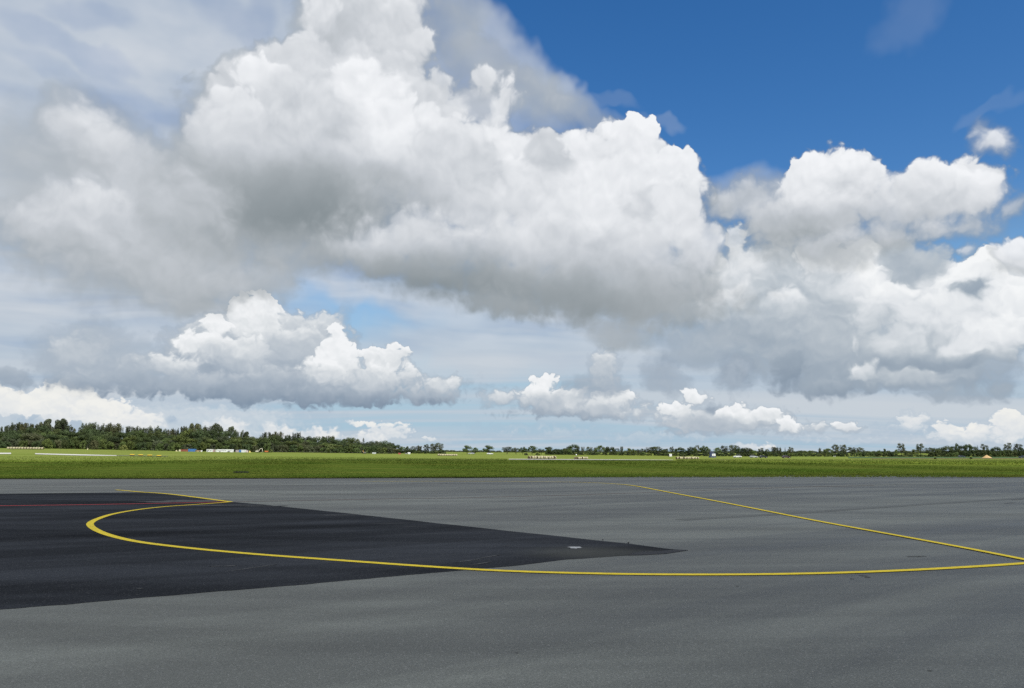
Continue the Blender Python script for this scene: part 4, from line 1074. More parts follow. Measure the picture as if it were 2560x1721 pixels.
plant_to("willow", "pale yellow-green willow in front of the dark wood by the fence", "tree", 827, 486, 22, 1110.5, 'round', 2, F_PALE, None, M_BARKP)
plant("shrub", "pale shrub right of the cream excavator", "shrub", 678, 480, 8, 9, 'bush', 0, F_PALE)

# -- trees right of the wood, from left to right: column, top row, width, habit
TREES = [(1007, 1116, 16, 'round'), (1020, 1116, 14, 'round'), (1033, 1116, 14, 'sparse'), (1047, 1112, 18, 'plume'), (1067, 1110, 15, 'sparse'), (1083, 1108, 17, 'sparse'), (1098, 1107, 19, 'sparse'),
         (1168, 1114, 22, 'round'), (1187, 1119, 16, 'round'), (1221, 1114, 26, 'round'), (1268, 1117, 24, 'sparse'), (1290, 1119, 20, 'sparse'), (1307, 1117, 20, 'round'), (1330, 1115, 26, 'round'), (1353, 1122, 19, 'sparse'), (1372, 1118, 17, 'dense'),
         (1395, 1123, 24, 'dense'), (1412, 1122, 18, 'dense'), (1420, 1117, 11, 'sparse'), (1433, 1112, 24, 'dense'), (1446, 1115, 9, 'plume'), (1457, 1115, 9, 'plume'), (1473, 1116, 17, 'sparse'), (1487, 1118, 9, 'plume'), (1500, 1114, 24, 'round'), (1515, 1117, 11, 'plume'), (1525, 1116, 21, 'dense'),
         (1542, 1121, 15, 'sparse'), (1555, 1115, 9, 'plume'), (1570, 1121, 22, 'round'), (1583, 1122, 15, 'round'), (1597, 1123, 14, 'sparse'), (1608, 1122, 15, 'sparse'), (1625, 1117, 20, 'sparse'), (1645, 1117, 30, 'dense'), (1665, 1121, 15, 'sparse'), (1679, 1116, 11, 'sparse'), (1697, 1119, 18, 'dense'), (1710, 1121, 17, 'dense'),
         (1727, 1118, 15, 'dense'), (1735, 1119, 16, 'round'), (1743, 1113, 13, 'sparse'), (1763, 1114, 26, 'round'), (1795, 1119, 20, 'round'), (1810, 1113, 19, 'sparse'), (1832, 1111, 19, 'sparse'), (1843, 1114, 13, 'sparse'), (1851, 1119, 22, 'dense'), (1869, 1120, 20, 'dense'), (1882, 1124, 15, 'round'), (1902, 1120, 15, 'sparse'), (1918, 1123, 11, 'sparse'),
         (1934, 1115, 14, 'plume'), (1947, 1116, 14, 'plume'), (1963, 1118, 7, 'conifer'), (1978, 1117, 13, 'sparse'), (1998, 1128, 17, 'round'), (2014, 1128, 13, 'round'), (2023, 1127, 11, 'round'), (2049, 1119, 8, 'plume'), (2070, 1122, 24, 'round'), (2089, 1111, 18, 'sparse'), (2109, 1110, 17, 'sparse'), (2129, 1118, 21, 'sparse'), (2148, 1118, 21, 'sparse'),
         (2166, 1130, 15, 'round'), (2180, 1129, 13, 'round'), (2197, 1125, 13, 'round'), (2210, 1122, 13, 'round'), (2221, 1127, 13, 'round'), (2243, 1124, 15, 'round'), (2254, 1108, 17, 'sparse'), (2269, 1128, 17, 'dense'), (2287, 1124, 17, 'round'), (2301, 1109, 19, 'sparse'), (2323, 1118, 20, 'sparse'), (2341, 1121, 20, 'dense'), (2355, 1119, 18, 'dense'), (2371, 1116, 20, 'dense'), (2385, 1116, 18, 'dense'),
         (2394, 1109, 11, 'round'), (2408, 1115, 20, 'dense'), (2422, 1112, 18, 'dense'), (2434, 1117, 18, 'dense'), (2445, 1113, 8, 'conifer'), (2452, 1125, 16, 'dense'), (2462, 1110, 17, 'sparse'), (2475, 1123, 18, 'dense'), (2489, 1118, 20, 'dense'), (2506, 1126, 20, 'dense'), (2520, 1107, 19, 'sparse'), (2535, 1125, 18, 'dense'), (2546, 1108, 19, 'sparse'), (2558, 1120, 17, 'dense')]
for i, (px, top, w, kind) in enumerate(TREES):
    look = {'plume': 'slim upright tree', 'round': 'round-crowned tree', 'sparse': 'airy see-through tree', 'dense': 'dense dark tree', 'conifer': 'narrow pointed conifer'}[kind]
    D = 575 + tr.uniform(-12, 25) + (25 if kind in ('sparse', 'plume') else 0)
    if 1000 < px < 1110: D = 560
    sec = "between the wood and the blue cabin" if px < 1782 else "along the field edge right of the blue cabin"
    k = i if px < 1782 else i - sum(1 for t_ in TREES if t_[0] < 1782)
    leaf = {'dense': F_DARK, 'conifer': F_DARK, 'plume': F_GREY, 'sparse': F_GREY, 'round': F_GREEN}[kind]
    plant_to({'conifer': "conifer"}.get(kind, "tree"), f"{look}, {ORD[k]} from the left {sec}", "tree", px, D, w * (1.25 if kind in ("dense", "sparse") else 1.1), top, kind, tr.randrange(4), leaf, "trees along the far field edge")
# dark undergrowth and hedges at their feet
def hedge_place(px):
    if px < 1110: return "under the open clump of trees"
    if px < 1420: return "beyond the middle rows of bales"
    if px < 1780: return "between white ball marker and blue cabin"
    if px < 2000: return "beyond the parked cars"
    if px < 2230: return "between the cars and the tall airy trees"
    return "under the dark trees behind the sand heap"
spans = [(998, 1112, 12, 7), (1372, 1424, 13, 12), (1424, 1775, 14, 6.5), (1790, 1900, 14, 7.5), (1900, 2230, 14, 9), (2230, 2330, 14, 5), (2330, 2570, 14, 12)]
for x0, x1, step, h in spans:
    px = x0
    while px < x1:
        leaf = tr.choice([F_DARK, F_DARK, F_GREEN])
        plant("shrub", nth(f"{TONE[leaf.name]} undergrowth shrub {hedge_place(px)}"), "shrub", px, 552 + tr.uniform(-6, 10), tr.uniform(15, 22), h * tr.uniform(0.95, 1.55), 'bush', tr.randrange(3),
              leaf, f"undergrowth {hedge_place(px)}")
        px += step * tr.uniform(0.8, 1.3)
for px, row, w, h, lf, lab in [(2337, 1149, 7, 5.5, F_DARK, "small dark bush left of the dark blue car"), (2426, 1149, 7, 6.5, F_DARK, "small dark bush between the dark blue car and the sand heap"),
                               (1707, 1143, 15, 8, F_DARK, "dark bush in the field between the white hut and the blue cabin"), (1315, 1139, 12, 6, F_GREY, "grey-green bush under the fourth field-edge tree behind the bales"), (1344, 1139, 12, 7, F_GREEN, "green bush beside the broad tree behind the bales")]:
    plant("bush", lab, "bush", px, min(540, depth_of_row(px, row)), w, h, 'bush', tr.randrange(3), lf)

# -- far hedges and woods on the horizon, one mass
bm = bmesh.new()
fr = random.Random(5)
def far_strip(x0, x1, D, hrow):
    px = x0
    while px < x1:
        g_ = at(px, D)
        top = (CAMH + D * slope(hrow + fr.uniform(-1.4, 1.2)) - g_.z)
        w = fr.uniform(14, 26) * D / F * 0.5
        if top > 2:
            for _ in range(3):
                leaf_clump(bm, g_ + Vector((fr.uniform(-w, w) * 0.6, fr.uniform(-20, 20), top * fr.uniform(0.2, 0.72))), max(top * 0.32, w * 0.5), 40, w * 0.4, fr, 0.55)
        px += fr.uniform(5, 9)
far_strip(1000, 1420, 2300, 1128.5)
far_strip(-100, 1000, 2300, 1121)
far_strip(1420, 2700, 2100, 1129.5)
structure(link_mesh("distant_wood", bm, F_FAR), 'stuff')
# ------------------------------------------------------------------ things in the field
def place(px, row, lift=0.0, dmax=560):
    D = min(dmax, depth_of_row(px, row))
    return at(px, D, lift), D

# -- round bales
M_STRAW = mottled("straw", (0.42, 0.38, 0.25), 0.2, 2.5, 0.95, 0.1)
M_END = mottled("straw_end", (0.11, 0.085, 0.05), 0.3, 4.0, 1.0, 0.1)
def make_bale():
    n, L = 20, 0.62
    bm = bmesh.new()
    prof = [(-L, 0.0), (-L - 0.02, 0.35), (-L, 0.60), (-L + 0.06, 0.645), (0, 0.66), (L - 0.06, 0.645), (L, 0.60), (L + 0.02, 0.35), (L, 0.0)]
    rings = []
    for x, r in prof:
        if r == 0: rings.append([bm.verts.new((x, 0, 0.63))]); continue
        rings.append([bm.verts.new((x, math.cos(2 * math.pi * k / n) * r, max(0.015, 0.63 + math.sin(2 * math.pi * k / n) * r))) for k in range(n)])
    for i, (A, B) in enumerate(zip(rings, rings[1:])):
        mi = 1 if i in (0, 1, 6, 7) else 0
        for k in range(n):
            a = [A[k % len(A)], A[(k + 1) % len(A)], B[(k + 1) % len(B)], B[k % len(B)]]
            q = []
            for v in a:
                if v not in q: q.append(v)
            bm.faces.new(q).material_index = mi
    bmesh.ops.recalc_face_normals(bm, faces=bm.faces)
    me = bpy.data.meshes.new("hay_bale"); bm.to_mesh(me); bm.free()
    me.materials.append(M_STRAW); me.materials.append(M_END)
    for p in me.polygons: p.use_smooth = p.material_index == 0
    return me
BALE = make_bale()
br = random.Random(21)
rows_ = [(17, 109, 1122.5, 13, "in the long row before the wood at far left", 0.15, 0.0), (1094, 1143, 1142.5, 11, "in the row right of the open clump of trees", 0.2, 0.3), (1321, 1389, 1150.2, 13, "in the large row behind the right-hand runway strip", 0.9, 0.5),
         (1435, 1470, 1150.6, 7, "in the short row right of the large row", 1.0, 0.6), (1690, 1746, 1152.6, 14, "in the row left of the blue cabin", 0.6, 0.4)]
for x0, x1, row, n, where, turn, bias in rows_:
    Dm = min(560, depth_of_row((x0 + x1) / 2, row))
    Dm = {17: 455, 1094: 430, 1321: 300, 1435: 300, 1690: 330}[x0]
    pitch_m = (x1 - x0) / n * Dm / F
    for k in range(n):
        px = x0 + (x1 - x0) * (k + 0.5) / n
        o = bpy.data.objects.new("hay_bale", BALE)
        COL.objects.link(o)
        D = Dm + br.uniform(-0.5, 0.5)
        o.location = at(px, D, 0.06)
        s = min(1.0, pitch_m / 1.27) if turn < 0.3 else br.uniform(0.92, 1.05)
        if x0 == 1321: s *= 0.95
        if x0 in (1435, 1690): s *= 0.72 if x0 == 1435 else 0.8
        o.scale = (s * (1.0 if turn < 0.3 else 0.8), s, s)
        o.rotation_euler = (0, 0, bias + br.uniform(-turn, turn))
        tag(o, f"pale round bale, {ORD[k]} from left {where}", "hay bale", f"hay bales {where}")

# -- yellow marker boards by the runway
M_BOARD = mottled("board_yellow", (0.62, 0.42, 0.03), 0.15, 1.5, 0.6)
M_BLACK = mottled("board_black", (0.02, 0.02, 0.018), 0.2, 2.0, 0.7)
for k, (px, row) in enumerate([(330.5, 1140.6), (352, 1141.3), (374.5, 1142), (398, 1143)]):
    p, D = place(px, row)
    t = thing("marker_board", f"low yellow-topped marker board, {ORD[k]} from the left of the four by the runway", "marker board", p, 0.03, "yellow marker boards by the runway")
    s = D / F
    W2, H = 5.6 * s, 4.6 * s
    bm = bmesh.new()
    vs = [bm.verts.new(c) for c in ((-W2, -0.30, H * 0.68), (W2, -0.30, H * 0.68), (W2, 0.35, H), (-W2, 0.35, H), (-W2, -0.25, H * 0.62), (W2, -0.25, H * 0.62), (W2, 0.40, H * 0.94), (-W2, 0.40, H * 0.94))]
    for f in ((0, 1, 2, 3), (7, 6, 5, 4), (4, 5, 1, 0), (5, 6, 2, 1), (6, 7, 3, 2), (7, 4, 0, 3)): bm.faces.new([vs[i] for i in f])
    link_mesh("panel", bm, M_BOARD, t)
    bm = bmesh.new(); box(bm, -W2 * 0.96, W2 * 0.96, -0.24, 0.30, H * 0.10, H * 0.60)
    link_mesh("front", bm, M_BLACK, t)
    for sx in (-0.8, 0.8):
        bm = bmesh.new(); box(bm, sx * W2 - 0.06, sx * W2 + 0.06, -0.1, 0.1, -0.05, H * 0.5)
        link_mesh("leg", bm, M_BLACK, t)

# -- dark slab in the mown grass
gx, gy = ground_pt(602.5, 1184)
bm = bmesh.new(); box(bm, -0.68, 0.68, -0.45, 0.45, 0, 0.13, 0, 0.03)
for k in range(6): box(bm, -0.60 + k * 0.21, -0.50 + k * 0.21, -0.38, 0.38, 0.131, 0.15)
o = link_mesh("drain_cover", bm, mottled("drain_iron", (0.012, 0.012, 0.012), 0.3, 3.0, 0.8)); o.location = (gx, gy, 0.05)
tag(o, "dark flat drain cover lying in the mown grass near the apron edge", "drain cover")

# -- boxes, trailers and machines before the wood
M_GLASS = mottled("dark_glass", (0.02, 0.025, 0.03), 0.1, 1.0, 0.15, 0.5)
M_TYRE = mottled("tyre", (0.02, 0.02, 0.02), 0.1, 3.0, 0.9)
M_CWHITE = mottled("container_white", (0.72, 0.73, 0.72), 0.08, 0.7, 0.5)
M_STEEL = mottled("grey_steel", (0.30, 0.31, 0.32), 0.15, 1.0, 0.5)
def wheel(parent, x, y, r, w=0.22, mat_rim=None):
    bm = bmesh.new()
    tube(bm, [(x, y - w / 2, r), (x, y - w / 2 + 0.03, r), (x, y + w / 2 - 0.03, r), (x, y + w / 2, r)], [r * 0.92, r, r, r * 0.92], 14)
    o = link_mesh("wheel", bm, M_TYRE, parent)
    bm = bmesh.new()
    tube(bm, [(x, y - w / 2 - 0.012, r), (x, y + w / 2 + 0.012, r)], [r * 0.58, r * 0.58], 10)
    link_mesh("rim", bm, mat_rim or M_STEEL, o)
def container(name, label, px0, px1, row0, row1, mat, depth=2.4, D=478, door=None, cat="container", ribs=True, roof=None, group=None):
    cx = (px0 + px1) / 2
    p = at(cx, D)
    s = D / F
    Wd = (px1 - px0) * s / 2
    z1 = CAMH + D * slope(row0) - p.z
    t = thing(name, label, cat, p, 0.02, group)
    bm = bmesh.new()
    box(bm, -Wd, Wd, 0, depth, 0.0, z1 - 0.06)
    if ribs:
        n = max(4, int(Wd * 2 / 0.35))
        for k in range(n):
            x = -Wd + (k + 0.5) * 2 * Wd / n
            box(bm, x - 0.06, x + 0.06, -0.035, -0.002, 0.12, z1 - 0.18)
    link_mesh("walls", bm, mat, t)
    bm = bmesh.new(); box(bm, -Wd - 0.03, Wd + 0.03, -0.05, depth + 0.05, z1 - 0.058, z1, 0, 0.02)
    link_mesh("roof", bm, roof or mat, t)
    if door:
        a, b, dm, zt = door
        bm = bmesh.new(); box(bm, -Wd + a * 2 * Wd, -Wd + b * 2 * Wd, -0.075, -0.04, 0.10, zt * z1)
        link_mesh("door", bm, dm, t)
    return t, Wd, z1
M_RUST = mottled("container_rust", (0.26, 0.085, 0.06), 0.25, 0.8, 0.8)
M_CBLUE = mottled("container_blue", (0.06, 0.17, 0.40), 0.15, 0.8, 0.6)
M_CREAM = mottled("cream_paint", (0.62, 0.58, 0.42), 0.1, 0.8, 0.6)
M_TAN = mottled("timber", (0.42, 0.32, 0.19), 0.3, 1.0, 0.9)
M_PINK = mottled("faded_pink", (0.45, 0.30, 0.30), 0.15, 1.0, 0.8)
container("container", "rust-red container with a cream end, left of the blue container", 452, 469.5, 1124.0, 1128, M_RUST)
container("crate", "cream crate at the left end of the rust-red container", 446.8, 451.5, 1124.3, 1128, M_CREAM, 1.2, cat="crate", ribs=False)
container("container", "ribbed blue shipping container before the wood", 470.2, 487, 1122.7, 1128, M_CBLUE)
t, Wd, z1 = container("flat_trailer", "low tan trailer loaded with timber, right of the blue container", 488, 501, 1126.6, 1129, M_TAN, 2.0, cat="trailer", ribs=False)
bm = bmesh.new()
for k in range(5): box(bm, -Wd * 0.8 + k * 0.02, Wd * 0.6 + k * 0.02, 0.2 + k * 0.34, 0.46 + k * 0.34, z1 + 0.002, z1 + 0.28)
link_mesh("timber_load", bm, mottled("dark_timber", (0.12, 0.06, 0.04), 0.3, 1.0, 0.9), t)
for x_ in (-0.7, 0.7): wheel(t, Wd * x_, -0.15, 0.33)
container("crate", "small white crate between the timber trailer and the white cabin", 502, 504.5, 1126, 1129, M_CWHITE, 0.9, cat="crate", ribs=False)
t, Wd, z1 = container("site_cabin", "small white site cabin with a dark window", 516.4, 531.5, 1123.6, 1129.3, M_CWHITE, cat="cabin", ribs=False, door=(0.10, 0.24, M_STEEL, 0.86))
bm = bmesh.new(); box(bm, Wd * 0.25, Wd * 0.55, -0.03, 0.02, z1 * 0.38, z1 * 0.68); link_mesh("window", bm, M_GLASS, t)
bm = bmesh.new(); box(bm, -Wd * 0.45, -Wd * 0.15, -0.03, 0.02, z1 * 0.5, z1 * 0.74); link_mesh("window", bm, M_GLASS, t)
container("crate", "rosy crate between the white cabin and the long white trailer", 533, 535.5, 1125, 1129, M_PINK, 0.9, cat="crate", ribs=False)
container("container", "grey-beige box at the left end of the long white trailer", 536.5, 540.5, 1124, 1130, mottled("beige", (0.40, 0.38, 0.32), 0.1, 1.0), cat="container", ribs=False)
t, Wd, z1 = container("trailer", "long white trailer with a line of dark lettering", 541, 581, 1123.8, 1130.4, M_CWHITE, cat="trailer", ribs=False)
bm = bmesh.new()
lr = random.Random(4)
x = -Wd + 0.35
while x < Wd - 0.5:          # illegible at this distance: a broken dark line of strokes
    w_ = lr.uniform(0.10, 0.24)
    if -Wd * 0.02 + Wd * 0.25 < x < Wd * 0.44: x += 0.3; continue
    z_ = z1 * 0.56
    box(bm, x, x + w_, -0.012, 0.01, z_ - 0.12, z_ + 0.12)
    x += w_ + lr.uniform(0.05, 0.12)
link_mesh("lettering", bm, M_BLACK, t)
for x_ in (-0.55, 0.45, 0.6): wheel(t, Wd * x_, -0.14, 0.34)
container("container", "faded grey-pink box left of the blue and white box", 589, 597, 1125.2, 1130.6, mottled("grey_pink", (0.36, 0.31, 0.33), 0.15, 1.0), ribs=False)
t, Wd, z1 = container("container", "box with blue left end and white side, left of the excavator", 597.6, 613.6, 1125.0, 1131, M_CWHITE, ribs=False)
bm = bmesh.new(); box(bm, -Wd - 0.01, -Wd * 0.28, -0.03, 2.41, 0.05, z1 - 0.07); link_mesh("blue_panel", bm, M_CBLUE, t)
for a_ in (0.1, 0.6):
    bm = bmesh.new(); box(bm, Wd * a_, Wd * (a_ + 0.22), -0.03, 0.02, z1 * 0.45, z1 * 0.72); link_mesh("window", bm, mottled("grey_glass", (0.25, 0.28, 0.30), 0.1, 1.0, 0.2), t)
container("crate", "small pink-white crate right of the blue and white box", 615, 619.5, 1126.3, 1131, mottled("pinkish_white", (0.58, 0.48, 0.47), 0.12, 1.0), 1.0, cat="crate", ribs=False)
def heap(name, label, cat, px, row, w, h, mat, D=478, jag=0.2, seed=1):
    bm = bmesh.new()
    r = random.Random(seed)
    n, m = 22, 7
    top = [bm.verts.new((0, 0, h))]
    rings = [top]
    for j in range(1, m + 1):
        q = j / m
        z = h * (1 - q) ** 1.05
        rings.append([bm.verts.new((math.cos(2 * math.pi * k / n) * w / 2 * q * (1 + r.uniform(-jag, jag) * q * 0.6), math.sin(2 * math.pi * k / n) * w * 0.42 * q * (1 + r.uniform(-jag, jag) * q * 0.6),
                                    max(-0.05, z + (r.uniform(-jag, jag) * h * 0.25 if j < m else -0.05)))) for k in range(n)])
    for A, B in zip(rings, rings[1:]):
        for k in range(n):
            if len(A) == 1: bm.faces.new((A[0], B[k], B[(k + 1) % n]))
            else: bm.faces.new((A[k], B[k], B[(k + 1) % n], A[(k + 1) % n]))
    bmesh.ops.recalc_face_normals(bm, faces=bm.faces)
    o = link_mesh(name, bm, mat, smooth=True)
    p, D2 = place(px, row, 0.05)
    o.location = p if D is None else at(px, D, 0.03)
    return tag(o, label, cat)
heap("bag", "yellow bulk bag between the boxes and the excavator", "bag", 624.5, 1131, 1.4, 1.15, mottled("bag_yellow", (0.60, 0.48, 0.16), 0.2, 3.0, 0.9), 477, 0.3, 2)
heap("bag", "pale yellow bag left of the rust-red container", "bag", 441, 1128, 1.5, 0.9, mottled("bag_pale", (0.50, 0.45, 0.25), 0.2, 3.0, 0.9), 479, 0.3, 3)

def excavator(label, px, D, scale, paint, rz, boom, group=None):
    t = thing("excavator", label, "excavator", at(px, D, 0.02), rz)
    t.scale = (scale,) * 3
    for y in (-1.1, 1.1):
        bm = bmesh.new()
        pts = [(-1.7, 0.25), (-1.9, 0.45), (-1.7, 0.8), (1.7, 0.8), (1.9, 0.45), (1.7, 0.25)]
        pts = [(-1.55, 0.0), (-1.95, 0.3), (-1.85, 0.7), (-1.5, 0.85), (1.5, 0.85), (1.85, 0.7), (1.95, 0.3), (1.55, 0.0)]
        A = [bm.verts.new((x, y - 0.25, z)) for x, z in pts]; B = [bm.verts.new((x, y + 0.25, z)) for x, z in pts]
        bm.faces.new(A); bm.faces.new(B[::-1])
        for k in range(len(pts)): bm.faces.new((A[k], B[k], B[(k + 1) % len(pts)], A[(k + 1) % len(pts)]))
        bmesh.ops.recalc_face_normals(bm, faces=bm.faces)
        link_mesh("track", bm, M_TYRE, t)
    bm = bmesh.new()
    box(bm, -2.3, 0.6, -1.25, 1.25, 0.95, 2.0, 0, 0.08); box(bm, -2.5, -1.6, -1.2, 1.2, 1.05, 2.2, 0, 0.12)
    link_mesh("body", bm, paint, t)
    bm = bmesh.new(); box(bm, -0.5, 1.0, -1.25, -0.15, 2.0, 3.1, 0, 0.12)
    cabo = link_mesh("cab", bm, paint, t)
    bm = bmesh.new(); box(bm, -0.3, 1.02, -1.275, -0.125, 2.3, 2.95, 0, 0.1)
    link_mesh("window", bm, M_GLASS, cabo)
    bm = bmesh.new()
    for a, b in zip(boom, boom[1:]):
        tube(bm, [(a[0], 0.35, a[1]), (b[0], 0.35, b[1])], [0.32, 0.26], 4)
    link_mesh("boom", bm, paint, t)
    e = boom[-1]
    bm = bmesh.new()
    vs = [(0, 0), (-0.15, -0.7), (-0.65, -1.0), (-1.0, -0.7), (-0.55, -0.15)]
    A = [bm.verts.new((e[0] + x, -0.15, e[1] + z)) for x, z in vs]; B = [bm.verts.new((e[0] + x, 0.85, e[1] + z)) for x, z in vs]
    bm.faces.new(A); bm.faces.new(B[::-1])
    for k in range(5): bm.faces.new((A[k], B[k], B[(k + 1) % 5], A[(k + 1) % 5]))
    bmesh.ops.recalc_face_normals(bm, faces=bm.faces)
    link_mesh("bucket", bm, M_STEEL, t)
    return t
excavator("cream excavator with its arm bent up and over, before the wood", 645, 476, 0.52, mottled("excavator_cream", (0.66, 0.62, 0.50), 0.08, 1.0, 0.5), 0.0, [(0.5, 1.6), (2.4, 4.4), (4.6, 4.6), (5.0, 1.2)])
M_ORANGE = mottled("machine_orange", (0.55, 0.17, 0.05), 0.2, 1.0, 0.6)
t, Wd, z1 = container("machine", "squat orange and dark machine right of the cream excavator", 661.5, 669, 1127.4, 1131, M_ORANGE, 1.6, cat="machine", ribs=False, D=477)
bm = bmesh.new(); box(bm, -Wd - 0.5, Wd + 0.6, -0.1, 1.7, 0.0, z1 * 0.35); link_mesh("chassis", bm, M_BLACK, t)
excavator("small orange digger with raised arm at the foot of the dark trees", 910, 478, 0.42, mottled("digger_grey", (0.20, 0.19, 0.17), 0.2, 1.0), 2.9, [(0.4, 1.6), (1.2, 4.6), (2.1, 3.6)])
bpy.data.objects[[o.name for o in bpy.data.objects if o.name.startswith("boom")][-1]].data.materials[0] = mottled("arm_orange", (0.55, 0.28, 0.04), 0.15, 1.0, 0.6)
M_ASHED = mottled("shed_grey", (0.30, 0.30, 0.29), 0.15, 1.0, 0.8)
container("shed", "low pale shed in front of the rightmost trees of the wood", 930.5, 939, 1131.2, 1134.6, mottled("shed_pale", (0.50, 0.52, 0.53), 0.1, 1.0), 2.0, cat="shed", ribs=False, D=480)
container("tent", "faded red stall under the open clump of trees", 995.5, 1001, 1133, 1136.6, mottled("red_cloth", (0.42, 0.09, 0.09), 0.15, 1.0, 0.9), 1.6, cat="stall", ribs=False, D=480)
def hut(label, px0, px1, row0, mat, roofm, D):
    p = at((px0 + px1) / 2, D); s = D / F; Wd = (px1 - px0) * s / 2
    H = CAMH + D * slope(row0) - p.z
    t = thing("hut", label, "hut", p, 0.5)
    bm = bmesh.new(); box(bm, -Wd * 0.8, Wd * 0.8, -Wd * 0.7, Wd * 0.7, -0.05, H * 0.72); link_mesh("walls", bm, mat, t)
    bm = bmesh.new()
    a = [bm.verts.new((x, y, z)) for x, y, z in ((-Wd * .9, -Wd * .8, H * .72), (Wd * .9, -Wd * .8, H * .72), (Wd * .9, Wd * .8, H * .72), (-Wd * .9, Wd * .8, H * .72), (-Wd * .9, 0, H), (Wd * .9, 0, H))]
    for f in ((0, 1, 5, 4), (2, 3, 4, 5), (1, 2, 5), (3, 0, 4), (3, 2, 1, 0)): bm.faces.new([a[i] for i in f])
    link_mesh("roof", bm, roofm, t)
    bm = bmesh.new(); box(bm, -Wd * 0.2, Wd * 0.15, -Wd * 0.7 - 0.04, -Wd * 0.7 - 0.005, 0, H * 0.55); link_mesh("door", bm, M_STEEL, t)
hut("small white hut with pitched roof under the open clump of trees", 1018.5, 1026, 1131.5, M_CWHITE, M_CWHITE, 500)
hut("grey hut left of the small white hut", 1012, 1018, 1132.5, M_ASHED, M_BLACK, 500)

# -- fence of pale posts with dark wire rails along the foot of the wood
fx = list(range(684, 992, 11))
FD = 484
org = at(fx[0], FD)
fence = thing("fence", "long low fence of pale posts running along the foot of the wood", "fence", org)
for px in fx:
    p = at(px, FD) - org
    bm = bmesh.new(); tube(bm, [(p.x, p.y, p.z - 0.1), (p.x, p.y, p.z + 0.95)], [0.09, 0.08], 6)
    link_mesh("post", bm, M_BARKP, fence)
for h in (0.35, 0.8):
    bm = bmesh.new(); tube(bm, [at(px, FD + 0.15, h) - org for px in fx], [0.035] * len(fx), 4)
    link_mesh("rail", bm, M_BLACK, fence)
bm = bmesh.new(); tube(bm, [(0, 0, -0.1), (0, 0, 1.0)], [0.32, 0.28], 8); tube(bm, [(0, 0, 1.0), (0, 0, 1.12)], [0.36, 0.2], 8)
o = link_mesh("marker_post", bm, mottled("post_pale", (0.52, 0.48, 0.30), 0.1, 2.0)); o.location = at(218.5, 470)
tag(o, "stout pale marker post at the wood's edge right of the left-hand bales", "post")

# -- white ball marker on a pole, white hut, blue cabin
t = thing("ball_marker", "white ball marker on a short pole above the short row of bales", "marker", at(1440.7, 470))
h0 = CAMH + 470 * slope(1137.6) - at(1440.7, 470).z
bm = bmesh.new(); bmesh.ops.create_uvsphere(bm, u_segments=14, v_segments=10, radius=0.42, matrix=Matrix.Translation((0, 0, h0))); link_mesh("ball", bm, M_CWHITE, t, True)
bm = bmesh.new(); tube(bm, [(0, 0, -0.1), (0, 0, h0 - 0.3)], [0.06, 0.05], 6); link_mesh("pole", bm, M_STEEL, t)
t, Wd, z1 = container("hut", "white upright hut with a dark left side, at the field edge", 1673.2, 1679.5, 1135, 1141, M_CWHITE, 1.5, cat="hut", ribs=False, D=500)
bm = bmesh.new(); box(bm, -Wd - 0.5, -Wd - 0.012, 0.05, 1.45, 0, z1 * 0.96); link_mesh("side_panel", bm, M_BLACK, t)
D = 440
p = at(1782, D); s = D / F
t = thing("mobile_cabin", "tall dark blue mobile cabin with a white panel, standing alone in the field", "cabin", p, 0.0)
H = CAMH + D * slope(1128.0) - p.z
Hp = CAMH + D * slope(1134.6) - p.z
Wd = 8 * s
bm = bmesh.new(); box(bm, -Wd, Wd, 0, 2.6, 0.0, H * 0.20, 0, 0.04); link_mesh("base", bm, mottled("navy_base", (0.035, 0.075, 0.17), 0.1, 1.0), t)
bm = bmesh.new(); box(bm, -Wd * 0.80, Wd * 0.86, 0.15, 2.45, H * 0.203, H * 0.72); link_mesh("walls", bm, mottled("navy", (0.035, 0.055, 0.12), 0.1, 1.0, 0.5), t)
bm = bmesh.new(); box(bm, -Wd * 0.80, -Wd * 0.1, 0.2, 2.3, H * 0.723, H * 0.98, 0, 0.1); box(bm, -Wd * 0.2, Wd * 0.5, 0.4, 2.2, H * 0.723, H * 0.86, 0, 0.1); link_mesh("cab_top", bm, mottled("navy_top", (0.05, 0.06, 0.10), 0.1, 1.0), t)
bm = bmesh.new(); box(bm, -Wd * 0.25, Wd * 0.84, 0.06, 0.148, H * 0.24, Hp); link_mesh("white_panel", bm, M_CWHITE, t)
bm = bmesh.new(); box(bm, Wd * 0.22, Wd * 0.30, 0.04, 0.058, H * 0.30, Hp * 0.85); link_mesh("panel_mark", bm, mottled("mark_beige", (0.45, 0.33, 0.22), 0.1, 1.0), t)
for x_ in (-0.6, 0.55): wheel(t, Wd * x_, -0.13, 0.4)

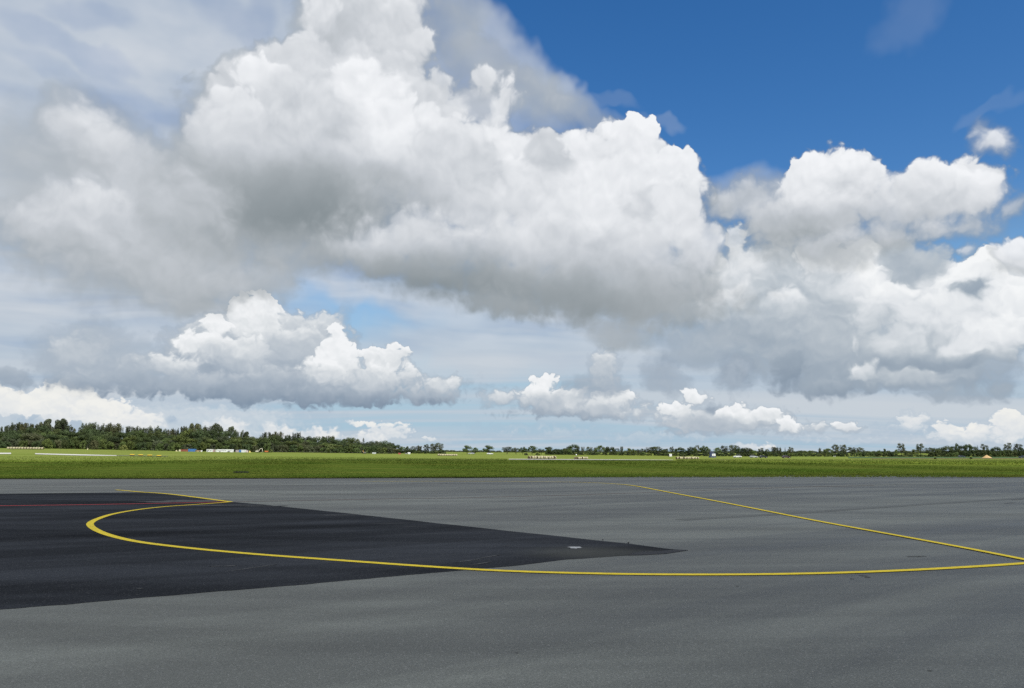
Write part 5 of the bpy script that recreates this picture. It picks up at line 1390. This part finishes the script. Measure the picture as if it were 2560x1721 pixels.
# -- cars on the far road
def car(label, px, row, paint, rz=0.0, D=None, group="cars on the far road"):
    if D is None: D = min(545, depth_of_row(px, row))
    t = thing("parked_car", label, "car", at(px, D, 0.1), rz, group)
    bm = bmesh.new()
    prof = [(-2.1, 0.35), (-2.15, 0.75), (-1.9, 0.92), (-1.2, 0.95), (0.85, 0.95), (1.75, 0.82), (2.1, 0.62), (2.12, 0.35)]
    for sgn in (1,):
        A = [bm.verts.new((x, -0.85, z)) for x, z in prof]; B = [bm.verts.new((x, 0.85, z)) for x, z in prof]
        bm.faces.new(A); bm.faces.new(B[::-1])
        for k in range(len(prof)): bm.faces.new((A[k], B[k], B[(k + 1) % len(prof)], A[(k + 1) % len(prof)]))
    bmesh.ops.recalc_face_normals(bm, faces=bm.faces)
    link_mesh("body", bm, paint, t)
    bm = bmesh.new(); vs = []
    for y, q in ((-0.78, 0), (0.78, 0)):
        vs.append([bm.verts.new(c) for c in ((-1.75, y, 0.951), (0.8, y, 0.951), (0.15, y * 0.82, 1.40), (-1.25, y * 0.82, 1.40))])
    A, B = vs
    bm.faces.new(A); bm.faces.new(B[::-1])
    for k in range(4): bm.faces.new((A[k], B[k], B[(k + 1) % 4], A[(k + 1) % 4]))
    bmesh.ops.recalc_face_normals(bm, faces=bm.faces)
    link_mesh("windows", bm, M_GLASS, t)
    bm = bmesh.new(); box(bm, -1.25, 0.15, -0.66, 0.66, 1.402, 1.45, 0, 0.05); link_mesh("roof", bm, paint, t)
    for x in (-1.3, 1.3):
        for y in (-0.8, 0.8): wheel(t, x, y, 0.32)
def paint(name, c): return mottled(name, c, 0.04, 0.5, 0.3, 0.5)
P_WHITE, P_SILVER, P_DARK, P_RED, P_BLUE = paint("car_white", (0.75, 0.76, 0.77)), paint("car_silver", (0.42, 0.44, 0.46)), paint("car_dark", (0.025, 0.028, 0.032)), paint("car_red", (0.05, 0.022, 0.026)), paint("car_blue", (0.025, 0.035, 0.06))
car("bright white car on the far road, right of the blue cabin", 1843, 1145.2, P_WHITE, 3.1)
car("silver car on the far road, right of the bright white car", 1884, 1145.6, P_SILVER, 0.05)
car("black car on the far road, right of the silver car", 1908, 1146, P_DARK, 0.0)
car("dark red car on the far road, rightmost of the four together", 1965, 1146.6, P_RED, 0.1)
car("dark blue car parked left of the sand heap", 2404, 1148.6, P_BLUE, -0.3, 505)
car("dark car at the right edge of the picture, right of the sand heap", 2556, 1150.5, P_DARK, 3.1, 470)
car("white car beneath the lone round tree in the middle", 1225, 1138.6, P_WHITE, 0.1, 540)
car("grey car beneath the pair of trees left of the lone round tree", 1178, 1137.6, P_SILVER, 3.1, 540)
for k, px in enumerate((2084, 2087.2)):
    bm = bmesh.new(); tube(bm, [(0, 0, -0.1), (0, 0, 0.8), (0, 0, 0.92)], [0.14, 0.14, 0.08], 8)
    o = link_mesh("marker_post", bm, M_CWHITE); o.location = at(px, 520)
    tag(o, ["short white post, left of the pair below the two tall airy trees", "short white post, right of the pair below the two tall airy trees"][k], "post", "pair of white posts")
heap("sand_heap", "cone-shaped heap of yellow sand at the field edge on the right", "sand heap", 2466, 1150, 26 * 470 / F, 8.2 * 470 / F, mottled("sand", (0.50, 0.34, 0.17), 0.12, 1.0, 1.0, 0.1), 470, 0.10, 7)
